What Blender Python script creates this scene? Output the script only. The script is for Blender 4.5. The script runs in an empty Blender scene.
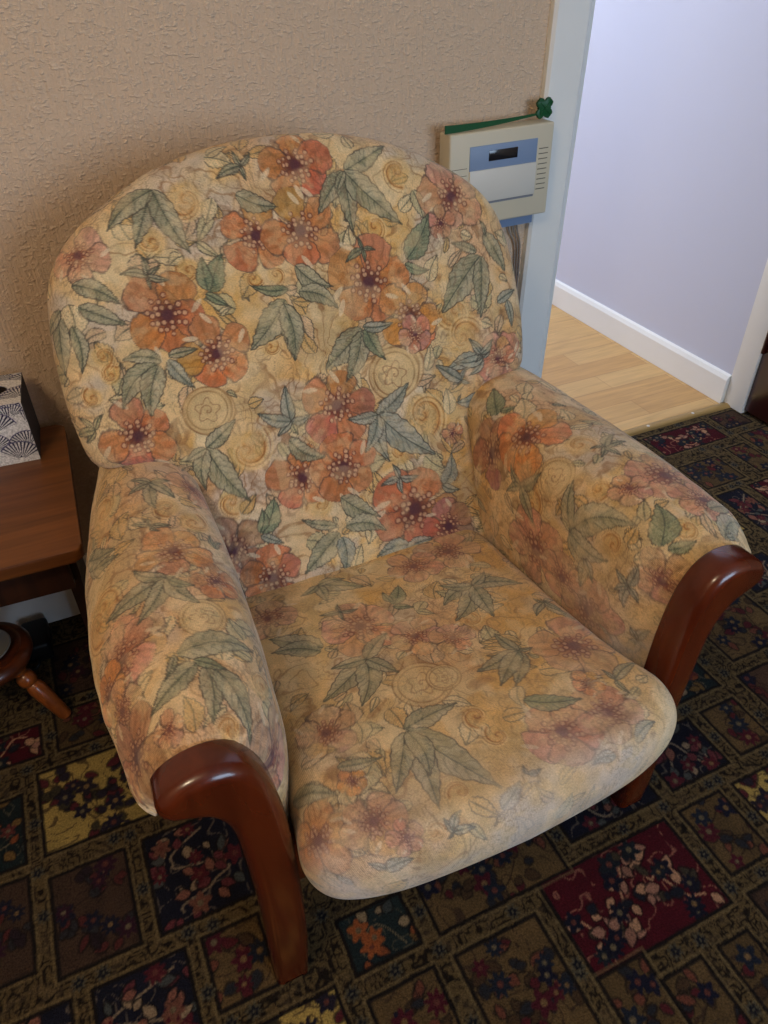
import bpy, bmesh, math, random
import numpy as np
from mathutils import Vector, Matrix

sc = bpy.context.scene
COL = sc.collection
PI = math.pi

# ------------------------------------------------------------------ helpers
def lin(c):
    c = np.asarray(c, float) / 255.0
    return np.where(c <= .04045, c / 12.92, ((c + .055) / 1.055) ** 2.4)

def rgba(c):
    l = lin(c)
    return (float(l[0]), float(l[1]), float(l[2]), 1.0)

def tag(o, label=None, cat=None, group=None, kind=None):
    if label: o['label'] = label
    if cat: o['category'] = cat
    if group: o['group'] = group
    if kind: o['kind'] = kind
    return o

def thing(name, label, cat, loc=(0, 0, 0), rotz=0.0):
    o = bpy.data.objects.new(name, None)
    COL.objects.link(o)
    o.location = loc
    o.rotation_euler = (0, 0, rotz)
    o.empty_display_size = .05
    return tag(o, label, cat)

def link(name, me, m, parent=None):
    """Links a mesh given in world coordinates; below an Empty it is re-based to the Empty."""
    o = bpy.data.objects.new(name, me)
    COL.objects.link(o)
    if m: me.materials.append(m)
    if parent is not None:
        o.parent = parent
        bpy.context.view_layer.update()
        o.matrix_parent_inverse = parent.matrix_world.inverted()
    return o

def mesh_np(name, V, F, st=None, col=None, smooth=True):
    """V (n,3), F (m,4) or (m,3) index array, as one mesh with optional cloth coordinates and colour."""
    V = np.ascontiguousarray(V, np.float32)
    F = np.ascontiguousarray(F, np.int32)
    me = bpy.data.meshes.new(name)
    k = F.shape[1]
    me.vertices.add(len(V)); me.vertices.foreach_set('co', V.ravel())
    me.loops.add(F.size); me.loops.foreach_set('vertex_index', F.ravel())
    me.polygons.add(len(F))
    me.polygons.foreach_set('loop_start', np.arange(0, F.size, k, dtype=np.int32))
    me.update(calc_edges=True)
    me.polygons.foreach_set('use_smooth', np.full(len(F), smooth, bool))
    if st is not None:
        a = me.attributes.new('cloth', 'FLOAT2', 'POINT')
        a.data.foreach_set('vector', np.ascontiguousarray(st, np.float32).ravel())
    if col is not None:
        c4 = np.ones((len(V), 4), np.float32); c4[:, :3] = lin(np.clip(col, 0, 255))
        a = me.color_attributes.new('pattern', 'FLOAT_COLOR', 'POINT')
        a.data.foreach_set('color', c4.ravel())
    me.validate()
    me.update()
    return me

def bm_mesh(name, bm, smooth=False, angle=None):
    me = bpy.data.meshes.new(name)
    bmesh.ops.recalc_face_normals(bm, faces=bm.faces)
    bm.to_mesh(me); bm.free()
    if smooth:
        for p in me.polygons: p.use_smooth = True
        if angle is not None:
            me.set_sharp_from_angle(angle=math.radians(angle))
    return me

def add_box(bm, x0, x1, y0, y1, z0, z1, bevel=0.0, seg=2):
    vs = [bm.verts.new(p) for p in ((x0,y0,z0),(x1,y0,z0),(x1,y1,z0),(x0,y1,z0),(x0,y0,z1),(x1,y0,z1),(x1,y1,z1),(x0,y1,z1))]
    fs = [bm.faces.new([vs[i] for i in f]) for f in ((0,3,2,1),(4,5,6,7),(0,1,5,4),(1,2,6,5),(2,3,7,6),(3,0,4,7))]
    if bevel:
        es = list({e for f in fs for e in f.edges})
        bmesh.ops.bevel(bm, geom=es, offset=bevel, segments=seg, profile=.5, affect='EDGES')

def box_mesh(name, b, bevel=0.0, seg=2, extra=()):
    bm = bmesh.new()
    add_box(bm, *b, bevel=bevel, seg=seg)
    for e in extra: add_box(bm, *e, bevel=bevel, seg=seg)
    return bm_mesh(name, bm, smooth=bevel > 0, angle=40)

def add_prism(bm, pts, d0, d1, plane='xz', bevel=0.0, seg=3):
    """Outline pts extruded between d0 and d1 across the plane."""
    def P(p, d):
        return (p[0], d, p[1]) if plane == 'xz' else ((p[0], p[1], d) if plane == 'xy' else (d, p[0], p[1]))
    a = [bm.verts.new(P(p, d0)) for p in pts]
    b = [bm.verts.new(P(p, d1)) for p in pts]
    n = len(pts)
    f0 = bm.faces.new(a); f1 = bm.faces.new(b[::-1])
    for i in range(n): bm.faces.new((a[i], a[(i+1) % n], b[(i+1) % n], b[i]))
    if bevel:
        es = list(set(f0.edges) | set(f1.edges))
        bmesh.ops.bevel(bm, geom=es, offset=bevel, segments=seg, profile=.5, affect='EDGES')

def add_lathe(bm, prof, M, n=32):
    """prof [(r,z)...] turned about z and put in place by matrix M."""
    rings = []
    for r, z in prof:
        rings.append([bm.verts.new(M @ Vector((max(r, 1e-4)*math.cos(2*PI*i/n), max(r, 1e-4)*math.sin(2*PI*i/n), z))) for i in range(n)])
    for a, b in zip(rings, rings[1:]):
        for i in range(n): bm.faces.new((a[i], a[(i+1) % n], b[(i+1) % n], b[i]))
    bm.faces.new(rings[0][::-1]); bm.faces.new(rings[-1])

def add_tube(bm, pts, r, n=10):
    pts = [Vector(p) for p in pts]
    rings = []
    for i, p in enumerate(pts):
        t = (pts[min(i+1, len(pts)-1)] - pts[max(i-1, 0)]).normalized()
        u = t.orthogonal().normalized() if i == 0 else (u - t*u.dot(t)).normalized()
        v = t.cross(u)
        rings.append([bm.verts.new(p + r*(u*math.cos(2*PI*k/n) + v*math.sin(2*PI*k/n))) for k in range(n)])
    for a, b in zip(rings, rings[1:]):
        for k in range(n): bm.faces.new((a[k], a[(k+1) % n], b[(k+1) % n], b[k]))
    bm.faces.new(rings[0][::-1]); bm.faces.new(rings[-1])

def catmull(P, n, closed=False):
    """n points along a Catmull-Rom curve through P, spaced by the parameter."""
    P = np.asarray(P, float); m = len(P)
    if closed:
        t = np.linspace(0, m, n, endpoint=False); i = t.astype(int); f = (t - i)[:, None]
        g = lambda k: P[(i + k) % m]
    else:
        t = np.linspace(0, m-1-1e-9, n); i = t.astype(int); f = (t - i)[:, None]
        E = np.vstack([2*P[0]-P[1], P, 2*P[-1]-P[-2]])
        g = lambda k: E[i + k + 1]
    a, b, c, d = g(-1), g(0), g(1), g(2)
    return .5*((2*b) + (c-a)*f + (2*a-5*b+4*c-d)*f**2 + (3*b-a-3*c+d)*f**3)

def resample(P, n, closed=False):
    Q = np.vstack([P, P[:1]]) if closed else P
    s = np.r_[0, np.cumsum(np.linalg.norm(np.diff(Q, axis=0), axis=1))]
    t = np.linspace(0, s[-1], n, endpoint=not closed)
    return np.stack([np.interp(t, s, Q[:, k]) for k in range(Q.shape[1])], 1)

# ------------------------------------------------------------------ numpy noise
def hash2(ix, iy, seed):
    h = (ix.astype(np.int64)*374761393 + iy.astype(np.int64)*668265263 + seed*1442695041) & 0xffffffff
    h = ((h ^ (h >> 13))*1274126177) & 0xffffffff
    return ((h ^ (h >> 16)) & 0xffff)/65535.0

def vnoise(p, seed=0):
    i = np.floor(p).astype(np.int64); f = p - i
    f = f*f*f*(f*(f*6-15)+10)
    x, y = i[:, 0], i[:, 1]
    a, b, c, d = hash2(x, y, seed), hash2(x+1, y, seed), hash2(x, y+1, seed), hash2(x+1, y+1, seed)
    return (a*(1-f[:, 0])+b*f[:, 0])*(1-f[:, 1]) + (c*(1-f[:, 0])+d*f[:, 0])*f[:, 1]

def fbm(p, seed=0, o=4):
    v = 0; a = .5; t = 0
    for k in range(o):
        v = v + a*vnoise(p*2**k + 17.3*k, seed+k); t += a; a *= .5
    return v/t

def sstep(a, b, x):
    t = np.clip((x-a)/(b-a), 0, 1)
    return t*t*(3-2*t)

def over(col, idx, c, al):
    col[idx] = col[idx]*(1-al[:, None]) + np.asarray(c, float)*al[:, None]

# ------------------------------------------------------------------ printed cloth
INK = (92, 70, 62)
def lines_of(v, k, w):
    f = np.abs((v*k) % 1.0 - .5)
    return 1 - sstep(w*.4, w, f)

def seg_dist(d, pts):
    dm = np.full(len(d), 9.0)
    for (ax, ay), (bx, by) in zip(pts, pts[1:]):
        vx, vy = bx-ax, by-ay
        t = np.clip(((d[:, 0]-ax)*vx+(d[:, 1]-ay)*vy)/(vx*vx+vy*vy+1e-12), 0, 1)
        dm = np.minimum(dm, np.hypot(d[:, 0]-ax-t*vx, d[:, 1]-ay-t*vy))
    return dm

def draw_scroll(col, st, m, rnd, A):
    x, y, r, kind = m
    d = st - (x, y); R = np.hypot(d[:, 0], d[:, 1])
    idx = np.nonzero(R < r*2.4)[0]
    if not len(idx): return
    d, R = d[idx], R[idx]
    a0 = rnd.uniform(0, 6.28); sg = rnd.choice([-1, 1])
    th = (np.arctan2(d[:, 1], d[:, 0])*sg - a0) % (2*PI)
    w = np.clip(.03*r, .0009, .0014)
    nz = fbm(d*60+rnd.uniform(0, 90), rnd.randint(0, 99), 2)
    if kind == 0:   # a hooked frond: one curl that opens into a long tail, shaded along one side
        t = np.linspace(0, 1, 34)
        rr = r*(.10 + .75*t + .75*np.maximum(0, t-.6)**1.2); aa = sg*(a0 + 8.2*t**.8)
        pts = list(zip(rr*np.cos(aa), rr*np.sin(aa)))
        rr2 = rr*1.28; pts2 = list(zip(rr2[12:]*np.cos(aa[12:]-sg*.12), rr2[12:]*np.sin(aa[12:]-sg*.12)))
        dm, dm2 = seg_dist(d, pts), seg_dist(d, pts2)
        over(col, idx, (216, 172, 104), A*.6*(1 - sstep(.75*r, 1.25*r, R))*(.5+nz))
        over(col, idx, (206, 140, 72), A*.6*(1-sstep(0, .26*r, np.abs(dm)))*(.4+nz))
        over(col, idx, (142, 88, 48), A*.62*(1 - sstep(w*.6, w*1.6, dm))*(.5+nz))
        over(col, idx, (150, 98, 58), A*.45*(1 - sstep(w*.5, w*1.4, dm2))*(.5+nz))
        over(col, idx, (236, 206, 150), A*.5*(1-sstep(.02*r, .1*r, np.abs(dm2-.12*r))))
    else:           # pale disc with a curled heart
        over(col, idx, (218, 188, 136), A*.8*(1 - sstep(.90*r, 1.0*r, R)))
        over(col, idx, (198, 158, 106), A*.5*sstep(.55*r, .95*r, R)*(R < r)*(.5+.5*np.cos(th)))
        for q in (.98, .80):
            over(col, idx, (138, 98, 62), A*.55*(1 - sstep(w*.5, w*1.5, np.abs(R-q*r*(1+.03*np.sin(th*2)))))*(.5+nz))
        pt = .42*r*(1+.22*np.cos(5*th)+.25*(nz-.5))
        over(col, idx, (140, 92, 64), A*.5*(1 - sstep(w*.5, w*1.4, np.abs(R-pt))))
        t = np.linspace(0, 1, 16); pts = list(zip(.3*r*t*np.cos(7*t+a0), .3*r*t*np.sin(7*t+a0)))
        over(col, idx, (140, 92, 64), A*.5*(1 - sstep(w*.5, w*1.4, seg_dist(d, pts))))

PAL = {'r': ((208, 118, 60), (192, 128, 86), (108, 58, 48)), 'o': ((222, 138, 62), (212, 142, 84), (122, 66, 46)),
       'p': ((208, 136, 96), (202, 148, 116), (134, 76, 64)), 'm': ((182, 112, 84), (172, 124, 102), (98, 58, 60)),
       's': ((212, 152, 104), (214, 166, 128), (170, 104, 70))}
def draw_flower(col, st, m, rnd, A):
    x, y, r, pal, sx = m
    r = r*1.1
    c0, c1, cc = PAL[pal]
    d = st - (x, y); d = d/np.array([sx, 1.0])
    R = np.hypot(d[:, 0], d[:, 1])
    idx = np.nonzero(R < r*1.35)[0]
    if not len(idx): return
    d, R = d[idx], R[idx]
    a0 = rnd.uniform(0, 6.28)
    wob = (fbm(d/r*3+rnd.uniform(0, 50), rnd.randint(0, 999), 4)-.5)
    wash = np.clip(.62+1.1*fbm(d/r*2.2+rnd.uniform(0, 50), rnd.randint(0, 999), 3)-.25, 0, 1)
    covered = np.zeros(len(idx), bool)
    order = list(range(5)); rnd.shuffle(order)
    for k in order:
        a = a0 + k*2*PI/5 + rnd.uniform(-.18, .18)
        L = r*rnd.uniform(.88, 1.12); W = r*rnd.uniform(.40, .54)
        u = (d[:, 0]*math.cos(a)+d[:, 1]*math.sin(a))/L
        v = (-d[:, 0]*math.sin(a)+d[:, 1]*math.cos(a))/W
        uu = np.clip(u, 0, 1)
        prof = np.sin(PI*uu**1.35)**.62*(.35+.65*uu**.6)*1.12 + wob*.62
        prof[(u < 0) | (u > 1)] = -1
        e = prof - np.abs(v)
        ins = sstep(-.02, .05, e)
        sh = rnd.uniform(-.12, .25)
        t = np.clip(uu*1.1 + sh + wob*.6, 0, 1)[:, None]
        hue = np.array([rnd.uniform(-8, 10), rnd.uniform(-12, 8), rnd.uniform(-10, 8)])*(1.6 if rnd.random() < .3 else 1)
        pc = np.asarray(c0)*(1-t) + np.asarray(c1)*t + hue
        vein = (.5+.5*np.sin(v*13 + wob*8))**3
        pc = pc*(1-.13*vein[:, None]) + 16*((np.abs(v) > .55)*uu)[:, None]
        al = ins*A*wash*(.8+.2*uu)
        col[idx] = col[idx]*(1-al[:, None]) + pc*al[:, None]
        ew = .0012/W
        ol = (1 - sstep(ew*.7, ew*1.8, np.abs(e)))*(uu > .12)
        over(col, idx, INK, A*.7*ol*np.clip(.3+1.4*(wob+.4), 0, 1))
    # pale tongues between petals
    for k in range(3):
        a = rnd.uniform(0, 6.28); q = r*rnd.uniform(.7, .95)
        px, py = q*math.cos(a), q*math.sin(a)
        u = ((d[:, 0]-px)*math.cos(a+.6)+(d[:, 1]-py)*math.sin(a+.6))/(.22*r)
        v = (-(d[:, 0]-px)*math.sin(a+.6)+(d[:, 1]-py)*math.cos(a+.6))/(.07*r)
        over(col, idx, (230, 208, 172), A*.75*(1-sstep(.8, 1.0, np.hypot(u, v))))
    over(col, idx, cc, A*.85*(1 - sstep(.16*r, .42*r, R+wob*.15*r)))
    over(col, idx, (70, 44, 66), A*.55*(1 - sstep(.08*r, .2*r, R)))
    for ring, nn in ((.20, 6), (.31, 10), (.41, 9)):
        for k in range(nn):
            a = 2*PI*(k+rnd.uniform(-.25, .25))/nn; q = r*ring*rnd.uniform(.9, 1.12)
            q2 = np.hypot(d[:, 0]-q*math.cos(a), d[:, 1]-q*math.sin(a))
            rd = r*rnd.uniform(.046, .066)
            over(col, idx, (96, 50, 48), A*.7*(1-sstep(rd*1.0, rd*1.6, q2)))
            over(col, idx, (222, 176, 134), A*.85*(1-sstep(rd*.6, rd*1.05, q2)))

LPAL = {'g': ((112, 116, 88), (182, 170, 140)), 'b': ((112, 124, 114), (178, 172, 154)), 'd': ((86, 106, 82), (146, 150, 116)),
        'v': ((226, 194, 140), (236, 212, 166)), 'w': ((208, 154, 88), (222, 178, 112)), 'x': ((212, 164, 124), (222, 186, 146)), 'z': ((186, 172, 128), (206, 190, 144)),
        'y': ((150, 144, 102), (188, 172, 126))}
def draw_leaf(col, st, m, rnd, A):
    bx, by, tx, ty, wr, pal = m
    if pal in 'gbdy': wr = wr*.80; tx, ty = bx+(tx-bx)*1.06, by+(ty-by)*1.06
    c0, c1 = LPAL[pal]
    L = math.hypot(tx-bx, ty-by)
    if L < 1e-4: return
    a = math.atan2(ty-by, tx-bx)
    d = st - (bx, by)
    u = (d[:, 0]*math.cos(a)+d[:, 1]*math.sin(a))/L
    v = (-d[:, 0]*math.sin(a)+d[:, 1]*math.cos(a))/L
    idx = np.nonzero((u > -.05) & (u < 1.08) & (np.abs(v) < wr*1.4+.12))[0]
    if not len(idx): return
    u, v = u[idx], v[idx]
    bend = rnd.uniform(-.13, .13)
    v = v - bend*np.sin(PI*np.clip(u, 0, 1))
    uu = np.clip(u, 0, 1)
    ser = .045*np.abs(((uu*7+rnd.random()) % 1.0)-.5)*2 + .07*(fbm(np.stack([u*9, v*9], 1)+rnd.uniform(0, 40), 5, 2)-.5)
    prof = wr*(np.sin(PI*uu**.72)**.9)*(1-.25*uu)*1.15 - ser*wr*2.2
    prof[(u < 0) | (u > 1)] = -1
    e = (prof - np.abs(v))*L
    ins = sstep(-.0006, .0010, e)
    n = fbm(np.stack([u*6, v*14], 1)+rnd.uniform(0, 40), rnd.randint(0, 999), 3)
    t = np.clip(.15+.9*n + .3*(v > 0) - .25*(np.abs(v)/wr < .25), 0, 1)[:, None]
    pc = np.asarray(c0)*(1-t)+np.asarray(c1)*t
    al = A*np.clip(.62+.55*n, 0, .95)*ins
    col[idx] = col[idx]*(1-al[:, None]) + pc*al[:, None]
    vv = np.abs(((u - np.abs(v)*1.1)*8 + rnd.random() + 1.3*(n-.5)) % 1.0 - .5)
    over(col, idx, (72, 78, 66), A*.36*ins*(1-sstep(.05, .16, vv))*(.35+n))
    over(col, idx, (198, 184, 146), A*.35*ins*(1-sstep(.04, .1, np.abs(vv-.3))))
    over(col, idx, (66, 70, 62), A*.65*ins*(1-sstep(.0006, .0014, np.abs(v)*L)))
    over(col, idx, (66, 60, 54), A*.75*(1-sstep(.0005, .0014, np.abs(e)))*np.clip(.35+n*1.3, 0, 1))

def paint_cloth(st, motifs, seed, A=1.0, warm=0.0, daylit_fade=None):
    rnd = random.Random(seed)
    n1 = fbm(st*9+3.1, seed, 4); n2 = fbm(st*22+9.7, seed+11, 4); n3 = fbm(st*60, seed+23, 3); n4 = fbm(st*5+50, seed+31, 3)
    col = np.empty((len(st), 3)); col[:] = (226, 192, 140)
    al = np.ones(len(st))
    over(col, slice(None), (216, 164, 90), al*sstep(.44, .70, n1)*.8)
    over(col, slice(None), (228, 204, 160), al*sstep(.50, .70, n2)*.75)
    over(col, slice(None), (208, 164, 130), al*sstep(.5, .72, n4)*.6)
    over(col, slice(None), (188, 160, 112), al*sstep(.55, .75, fbm(st*14+77, seed+41, 3))*.55)
    over(col, slice(None), (196, 182, 172), al*sstep(.54, .70, fbm(st*11+141, seed+51, 3))*.6)
    over(col, slice(None), (208, 156, 78), al*warm)
    # sketched contour lines of the background drawing
    w1 = lines_of(fbm(st*13+np.stack([n2, n1], 1)*.8, seed+5, 3), 6.0, .10)
    over(col, slice(None), (140, 94, 58), w1*.5*A*sstep(.35, .55, n4+.1))
    w2 = lines_of(fbm(st*26, seed+7, 2), 4.0, .09)
    over(col, slice(None), (128, 92, 66), w2*.34*A*sstep(.45, .6, fbm(st*7, seed+9, 2)))
    w3 = lines_of(fbm(st*np.array([30, 46])+np.stack([n1, n2], 1)*2, seed+13, 2), 5.0, .10)
    over(col, slice(None), (132, 96, 70), w3*.4*A*sstep(.4, .58, fbm(st*11+31, seed+15, 2)))
    over(col, slice(None), (236, 214, 172), .55*sstep(.60, .72, fbm(st*17+5, seed+19, 3)))
    # the pale leaf and petal shapes that fill the ground between the large motifs
    r2 = random.Random(seed+77)
    lo, hi = st.min(0), st.max(0)
    for _ in range(int(620*(hi[0]-lo[0])*(hi[1]-lo[1]))):
        x, y = r2.uniform(lo[0], hi[0]), r2.uniform(lo[1], hi[1]); a = r2.uniform(0, 6.28); L = r2.uniform(.018, .05)
        draw_leaf(col, st, (x, y, x+L*math.cos(a), y+L*math.sin(a), r2.uniform(.16, .4), r2.choice('vvwwxz')), r2, A*.9)
    for m in motifs['S']: draw_scroll(col, st, m, rnd, A)
    for m in motifs['F']: draw_flower(col, st, m, rnd, A)
    for m in motifs['L']: draw_leaf(col, st, m, rnd, A)
    if daylit_fade is not None:      # cool daylight painted into the cloth as a lilac paling, with some fading
        over(col, slice(None), (206, 192, 184), np.clip(daylit_fade(st)*(.45+1.1*(n2-.5)+.9*(n1-.35)), 0, .75))
    ht = lines_of(fbm(st*np.array([70, 22])+np.stack([n2, n1], 1)*3, seed+43, 2), 7.0, .13)
    over(col, slice(None), (104, 80, 62), ht*.3*A*sstep(.42, .6, fbm(st*15+61, seed+45, 2)))
    ha = fbm(st*45+13, seed+47, 3)
    over(col, slice(None), (226, 196, 148), .38*sstep(.52, .70, ha))
    col *= (1 + .16*(n3-.5))[:, None]
    return col

def random_motifs(st, seed, nf=8, nl=14, ns=6):
    r = random.Random(seed)
    lo, hi = st.min(0), st.max(0)
    P = lambda: (r.uniform(lo[0], hi[0]), r.uniform(lo[1], hi[1]))
    mo = {'S': [], 'F': [], 'L': []}
    for _ in range(ns): mo['S'].append((*P(), r.uniform(.018, .03), r.choice([0, 0, 1])))
    for _ in range(nf): mo['F'].append((*P(), r.uniform(.032, .045), r.choice('rropm'), 1.0))
    for _ in range(nl):
        x, y = P(); a = r.uniform(0, 6.28)
        for k in range(r.choice([2, 3, 4])):
            b = a + k*.75; L = r.uniform(.035, .06)
            mo['L'].append((x, y, x+L*math.cos(b), y+L*math.sin(b), .2, r.choice('ggbd')))
    return mo
# ------------------------------------------------------------------ materials
def new_mat(name):
    m = bpy.data.materials.new(name); m.use_nodes = True
    nt = m.node_tree; nt.nodes.clear()
    out = nt.nodes.new('ShaderNodeOutputMaterial'); b = nt.nodes.new('ShaderNodeBsdfPrincipled')
    nt.links.new(b.outputs[0], out.inputs[0])
    return m, nt, b

def N(nt, t, **kw):
    n = nt.nodes.new(t)
    for k, v in kw.items():
        if hasattr(n, k): setattr(n, k, v)
        else: n.inputs[k.replace('_', ' ')].default_value = v
    return n

def plain(name, c, rough=.5, spec=.5, bump=0, bscale=200, var=0.0, coat=0.0, metal=0.0, vscale=6.0):
    m, nt, b = new_mat(name)
    b.inputs['Base Color'].default_value = rgba(c)
    b.inputs['Roughness'].default_value = rough
    b.inputs['Specular IOR Level'].default_value = spec
    b.inputs['Metallic'].default_value = metal
    if coat:
        b.inputs['Coat Weight'].default_value = coat; b.inputs['Coat Roughness'].default_value = .12
    tc = N(nt, 'ShaderNodeTexCoord')
    if var:
        n = N(nt, 'ShaderNodeTexNoise', Scale=vscale, Detail=5.0); nt.links.new(tc.outputs['Object'], n.inputs['Vector'])
        mx = N(nt, 'ShaderNodeMix', data_type='RGBA')
        mx.inputs[6].default_value = rgba(np.clip(np.array(c)*(1-var), 0, 255)); mx.inputs[7].default_value = rgba(np.clip(np.array(c)*(1+var), 0, 255))
        nt.links.new(n.outputs['Fac'], mx.inputs[0]); nt.links.new(mx.outputs[2], b.inputs['Base Color'])
    if bump:
        n = N(nt, 'ShaderNodeTexNoise', Scale=bscale, Detail=3.0); nt.links.new(tc.outputs['Object'], n.inputs['Vector'])
        bp = N(nt, 'ShaderNodeBump', Strength=bump, Distance=.002); nt.links.new(n.outputs['Fac'], bp.inputs['Height'])
        nt.links.new(bp.outputs[0], b.inputs['Normal'])
    return m

def wood(name, c0, c1, axis='x', rough=.35, coat=.3, scale=1.0):
    m, nt, b = new_mat(name)
    tc = N(nt, 'ShaderNodeTexCoord')
    mp = N(nt, 'ShaderNodeMapping')
    s = {'x': (1.2, 22, 22), 'y': (22, 1.2, 22), 'z': (22, 22, 1.2)}[axis]
    mp.inputs['Scale'].default_value = [v*scale for v in s]
    n = N(nt, 'ShaderNodeTexNoise', Scale=2.2, Detail=7.0, Distortion=.6)
    n2 = N(nt, 'ShaderNodeTexNoise', Scale=14.0, Detail=3.0)
    nt.links.new(tc.outputs['Object'], mp.inputs['Vector'])
    nt.links.new(mp.outputs[0], n.inputs['Vector']); nt.links.new(mp.outputs[0], n2.inputs['Vector'])
    r = N(nt, 'ShaderNodeValToRGB')
    r.color_ramp.elements[0].position = .33; r.color_ramp.elements[0].color = rgba(c0)
    r.color_ramp.elements[1].position = .68; r.color_ramp.elements[1].color = rgba(c1)
    ad = N(nt, 'ShaderNodeMath', operation='MULTIPLY_ADD'); ad.inputs[1].default_value = .25
    nt.links.new(n2.outputs['Fac'], ad.inputs[0]); nt.links.new(n.outputs['Fac'], ad.inputs[2])
    sb = N(nt, 'ShaderNodeMath', operation='SUBTRACT'); sb.inputs[1].default_value = .125
    nt.links.new(ad.outputs[0], sb.inputs[0])
    nt.links.new(sb.outputs[0], r.inputs[0]); nt.links.new(r.outputs[0], b.inputs['Base Color'])
    b.inputs['Roughness'].default_value = rough
    b.inputs['Coat Weight'].default_value = coat; b.inputs['Coat Roughness'].default_value = .15
    return m

def attr_mat(name, rough, bump, bdist, kind):
    m, nt, b = new_mat(name)
    a = N(nt, 'ShaderNodeAttribute', attribute_name='pattern')
    tc = N(nt, 'ShaderNodeTexCoord')
    b.inputs['Roughness'].default_value = rough
    b.inputs['Specular IOR Level'].default_value = .12
    if kind == 'cloth':
        cl = N(nt, 'ShaderNodeAttribute', attribute_name='cloth')
        w1 = N(nt, 'ShaderNodeTexWave', Scale=150.0, wave_type='BANDS', bands_direction='X', Distortion=1.5)
        w2 = N(nt, 'ShaderNodeTexWave', Scale=150.0, wave_type='BANDS', bands_direction='Y', Distortion=1.5)
        n = N(nt, 'ShaderNodeTexNoise', Scale=130.0, Detail=4.0)
        for q in (w1, w2, n): nt.links.new(cl.outputs['Vector'], q.inputs['Vector'])
        a1 = N(nt, 'ShaderNodeMath', operation='ADD'); a2 = N(nt, 'ShaderNodeMath', operation='ADD')
        nt.links.new(w1.outputs['Fac'], a1.inputs[0]); nt.links.new(w2.outputs['Fac'], a1.inputs[1])
        mu = N(nt, 'ShaderNodeMath', operation='MULTIPLY'); mu.inputs[1].default_value = 2.2
        nt.links.new(n.outputs['Fac'], mu.inputs[0])
        nt.links.new(a1.outputs[0], a2.inputs[0]); nt.links.new(mu.outputs[0], a2.inputs[1])
        h = a2.outputs[0]
        b.inputs['Sheen Weight'].default_value = .25; b.inputs['Sheen Roughness'].default_value = .5
        # yarn-to-yarn colour variation
        n3 = N(nt, 'ShaderNodeTexNoise', Scale=420.0, Detail=2.0); nt.links.new(cl.outputs['Vector'], n3.inputs['Vector'])
    else:
        n = N(nt, 'ShaderNodeTexNoise', Scale=380.0, Detail=3.0); nt.links.new(tc.outputs['Object'], n.inputs['Vector'])
        h = n.outputs['Fac']
        n3 = N(nt, 'ShaderNodeTexNoise', Scale=300.0, Detail=2.0); nt.links.new(tc.outputs['Object'], n3.inputs['Vector'])
    mr = N(nt, 'ShaderNodeMapRange'); mr.inputs['From Min'].default_value = .25; mr.inputs['From Max'].default_value = .75
    mr.inputs['To Min'].default_value = .80 if kind == 'cloth' else .6; mr.inputs['To Max'].default_value = 1.14 if kind == 'cloth' else 1.4
    nt.links.new(n3.outputs['Fac'], mr.inputs['Value'])
    mx = N(nt, 'ShaderNodeVectorMath', operation='SCALE')
    nt.links.new(a.outputs['Color'], mx.inputs[0]); nt.links.new(mr.outputs[0], mx.inputs['Scale'])
    nt.links.new(mx.outputs[0], b.inputs['Base Color'])
    bp = N(nt, 'ShaderNodeBump', Strength=bump, Distance=bdist); nt.links.new(h, bp.inputs['Height'])
    nt.links.new(bp.outputs[0], b.inputs['Normal'])
    return m

def wallpaper():
    m, nt, b = new_mat('textured_wallpaper')
    tc = N(nt, 'ShaderNodeTexCoord')
    def noise(scale, sx, sz, det, dist=0.0):
        mp = N(nt, 'ShaderNodeMapping'); mp.inputs['Scale'].default_value = (sx, 1, sz)
        nt.links.new(tc.outputs['Object'], mp.inputs['Vector'])
        n = N(nt, 'ShaderNodeTexNoise', Scale=scale, Detail=det, Distortion=dist); nt.links.new(mp.outputs[0], n.inputs['Vector'])
        return n.outputs['Fac']
    ch = noise(1.0, 120, 210, 2.0)      # pressed chips
    dr = noise(1.0, 150, 20, 2.0)        # vertical threads
    fi = noise(1.0, 300, 300, 2.0)
    def ma(op, a, c):
        n = N(nt, 'ShaderNodeMath', operation=op)
        for i, q in enumerate((a, c)):
            if isinstance(q, (int, float)): n.inputs[i].default_value = q
            else: nt.links.new(q, n.inputs[i])
        return n.outputs[0]
    rp = N(nt, 'ShaderNodeValToRGB'); rp.color_ramp.elements[0].position = .52; rp.color_ramp.elements[1].position = .72
    nt.links.new(ch, rp.inputs[0])
    h = ma('ADD', ma('ADD', ma('MULTIPLY', rp.outputs[0], 1.15), ma('MULTIPLY', dr, 1.7)), ma('MULTIPLY', fi, .5))
    bp = N(nt, 'ShaderNodeBump', Strength=.58, Distance=.004); nt.links.new(h, bp.inputs['Height'])
    nt.links.new(bp.outputs[0], b.inputs['Normal'])
    cr = N(nt, 'ShaderNodeValToRGB')
    cr.color_ramp.elements[0].position = .42; cr.color_ramp.elements[0].color = rgba((208, 181, 154))
    cr.color_ramp.elements[1].position = .68; cr.color_ramp.elements[1].color = rgba((219, 194, 168))
    nt.links.new(ch, cr.inputs[0]); nt.links.new(cr.outputs[0], b.inputs['Base Color'])
    b.inputs['Roughness'].default_value = .85
    b.inputs['Specular IOR Level'].default_value = .2
    return m

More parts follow.
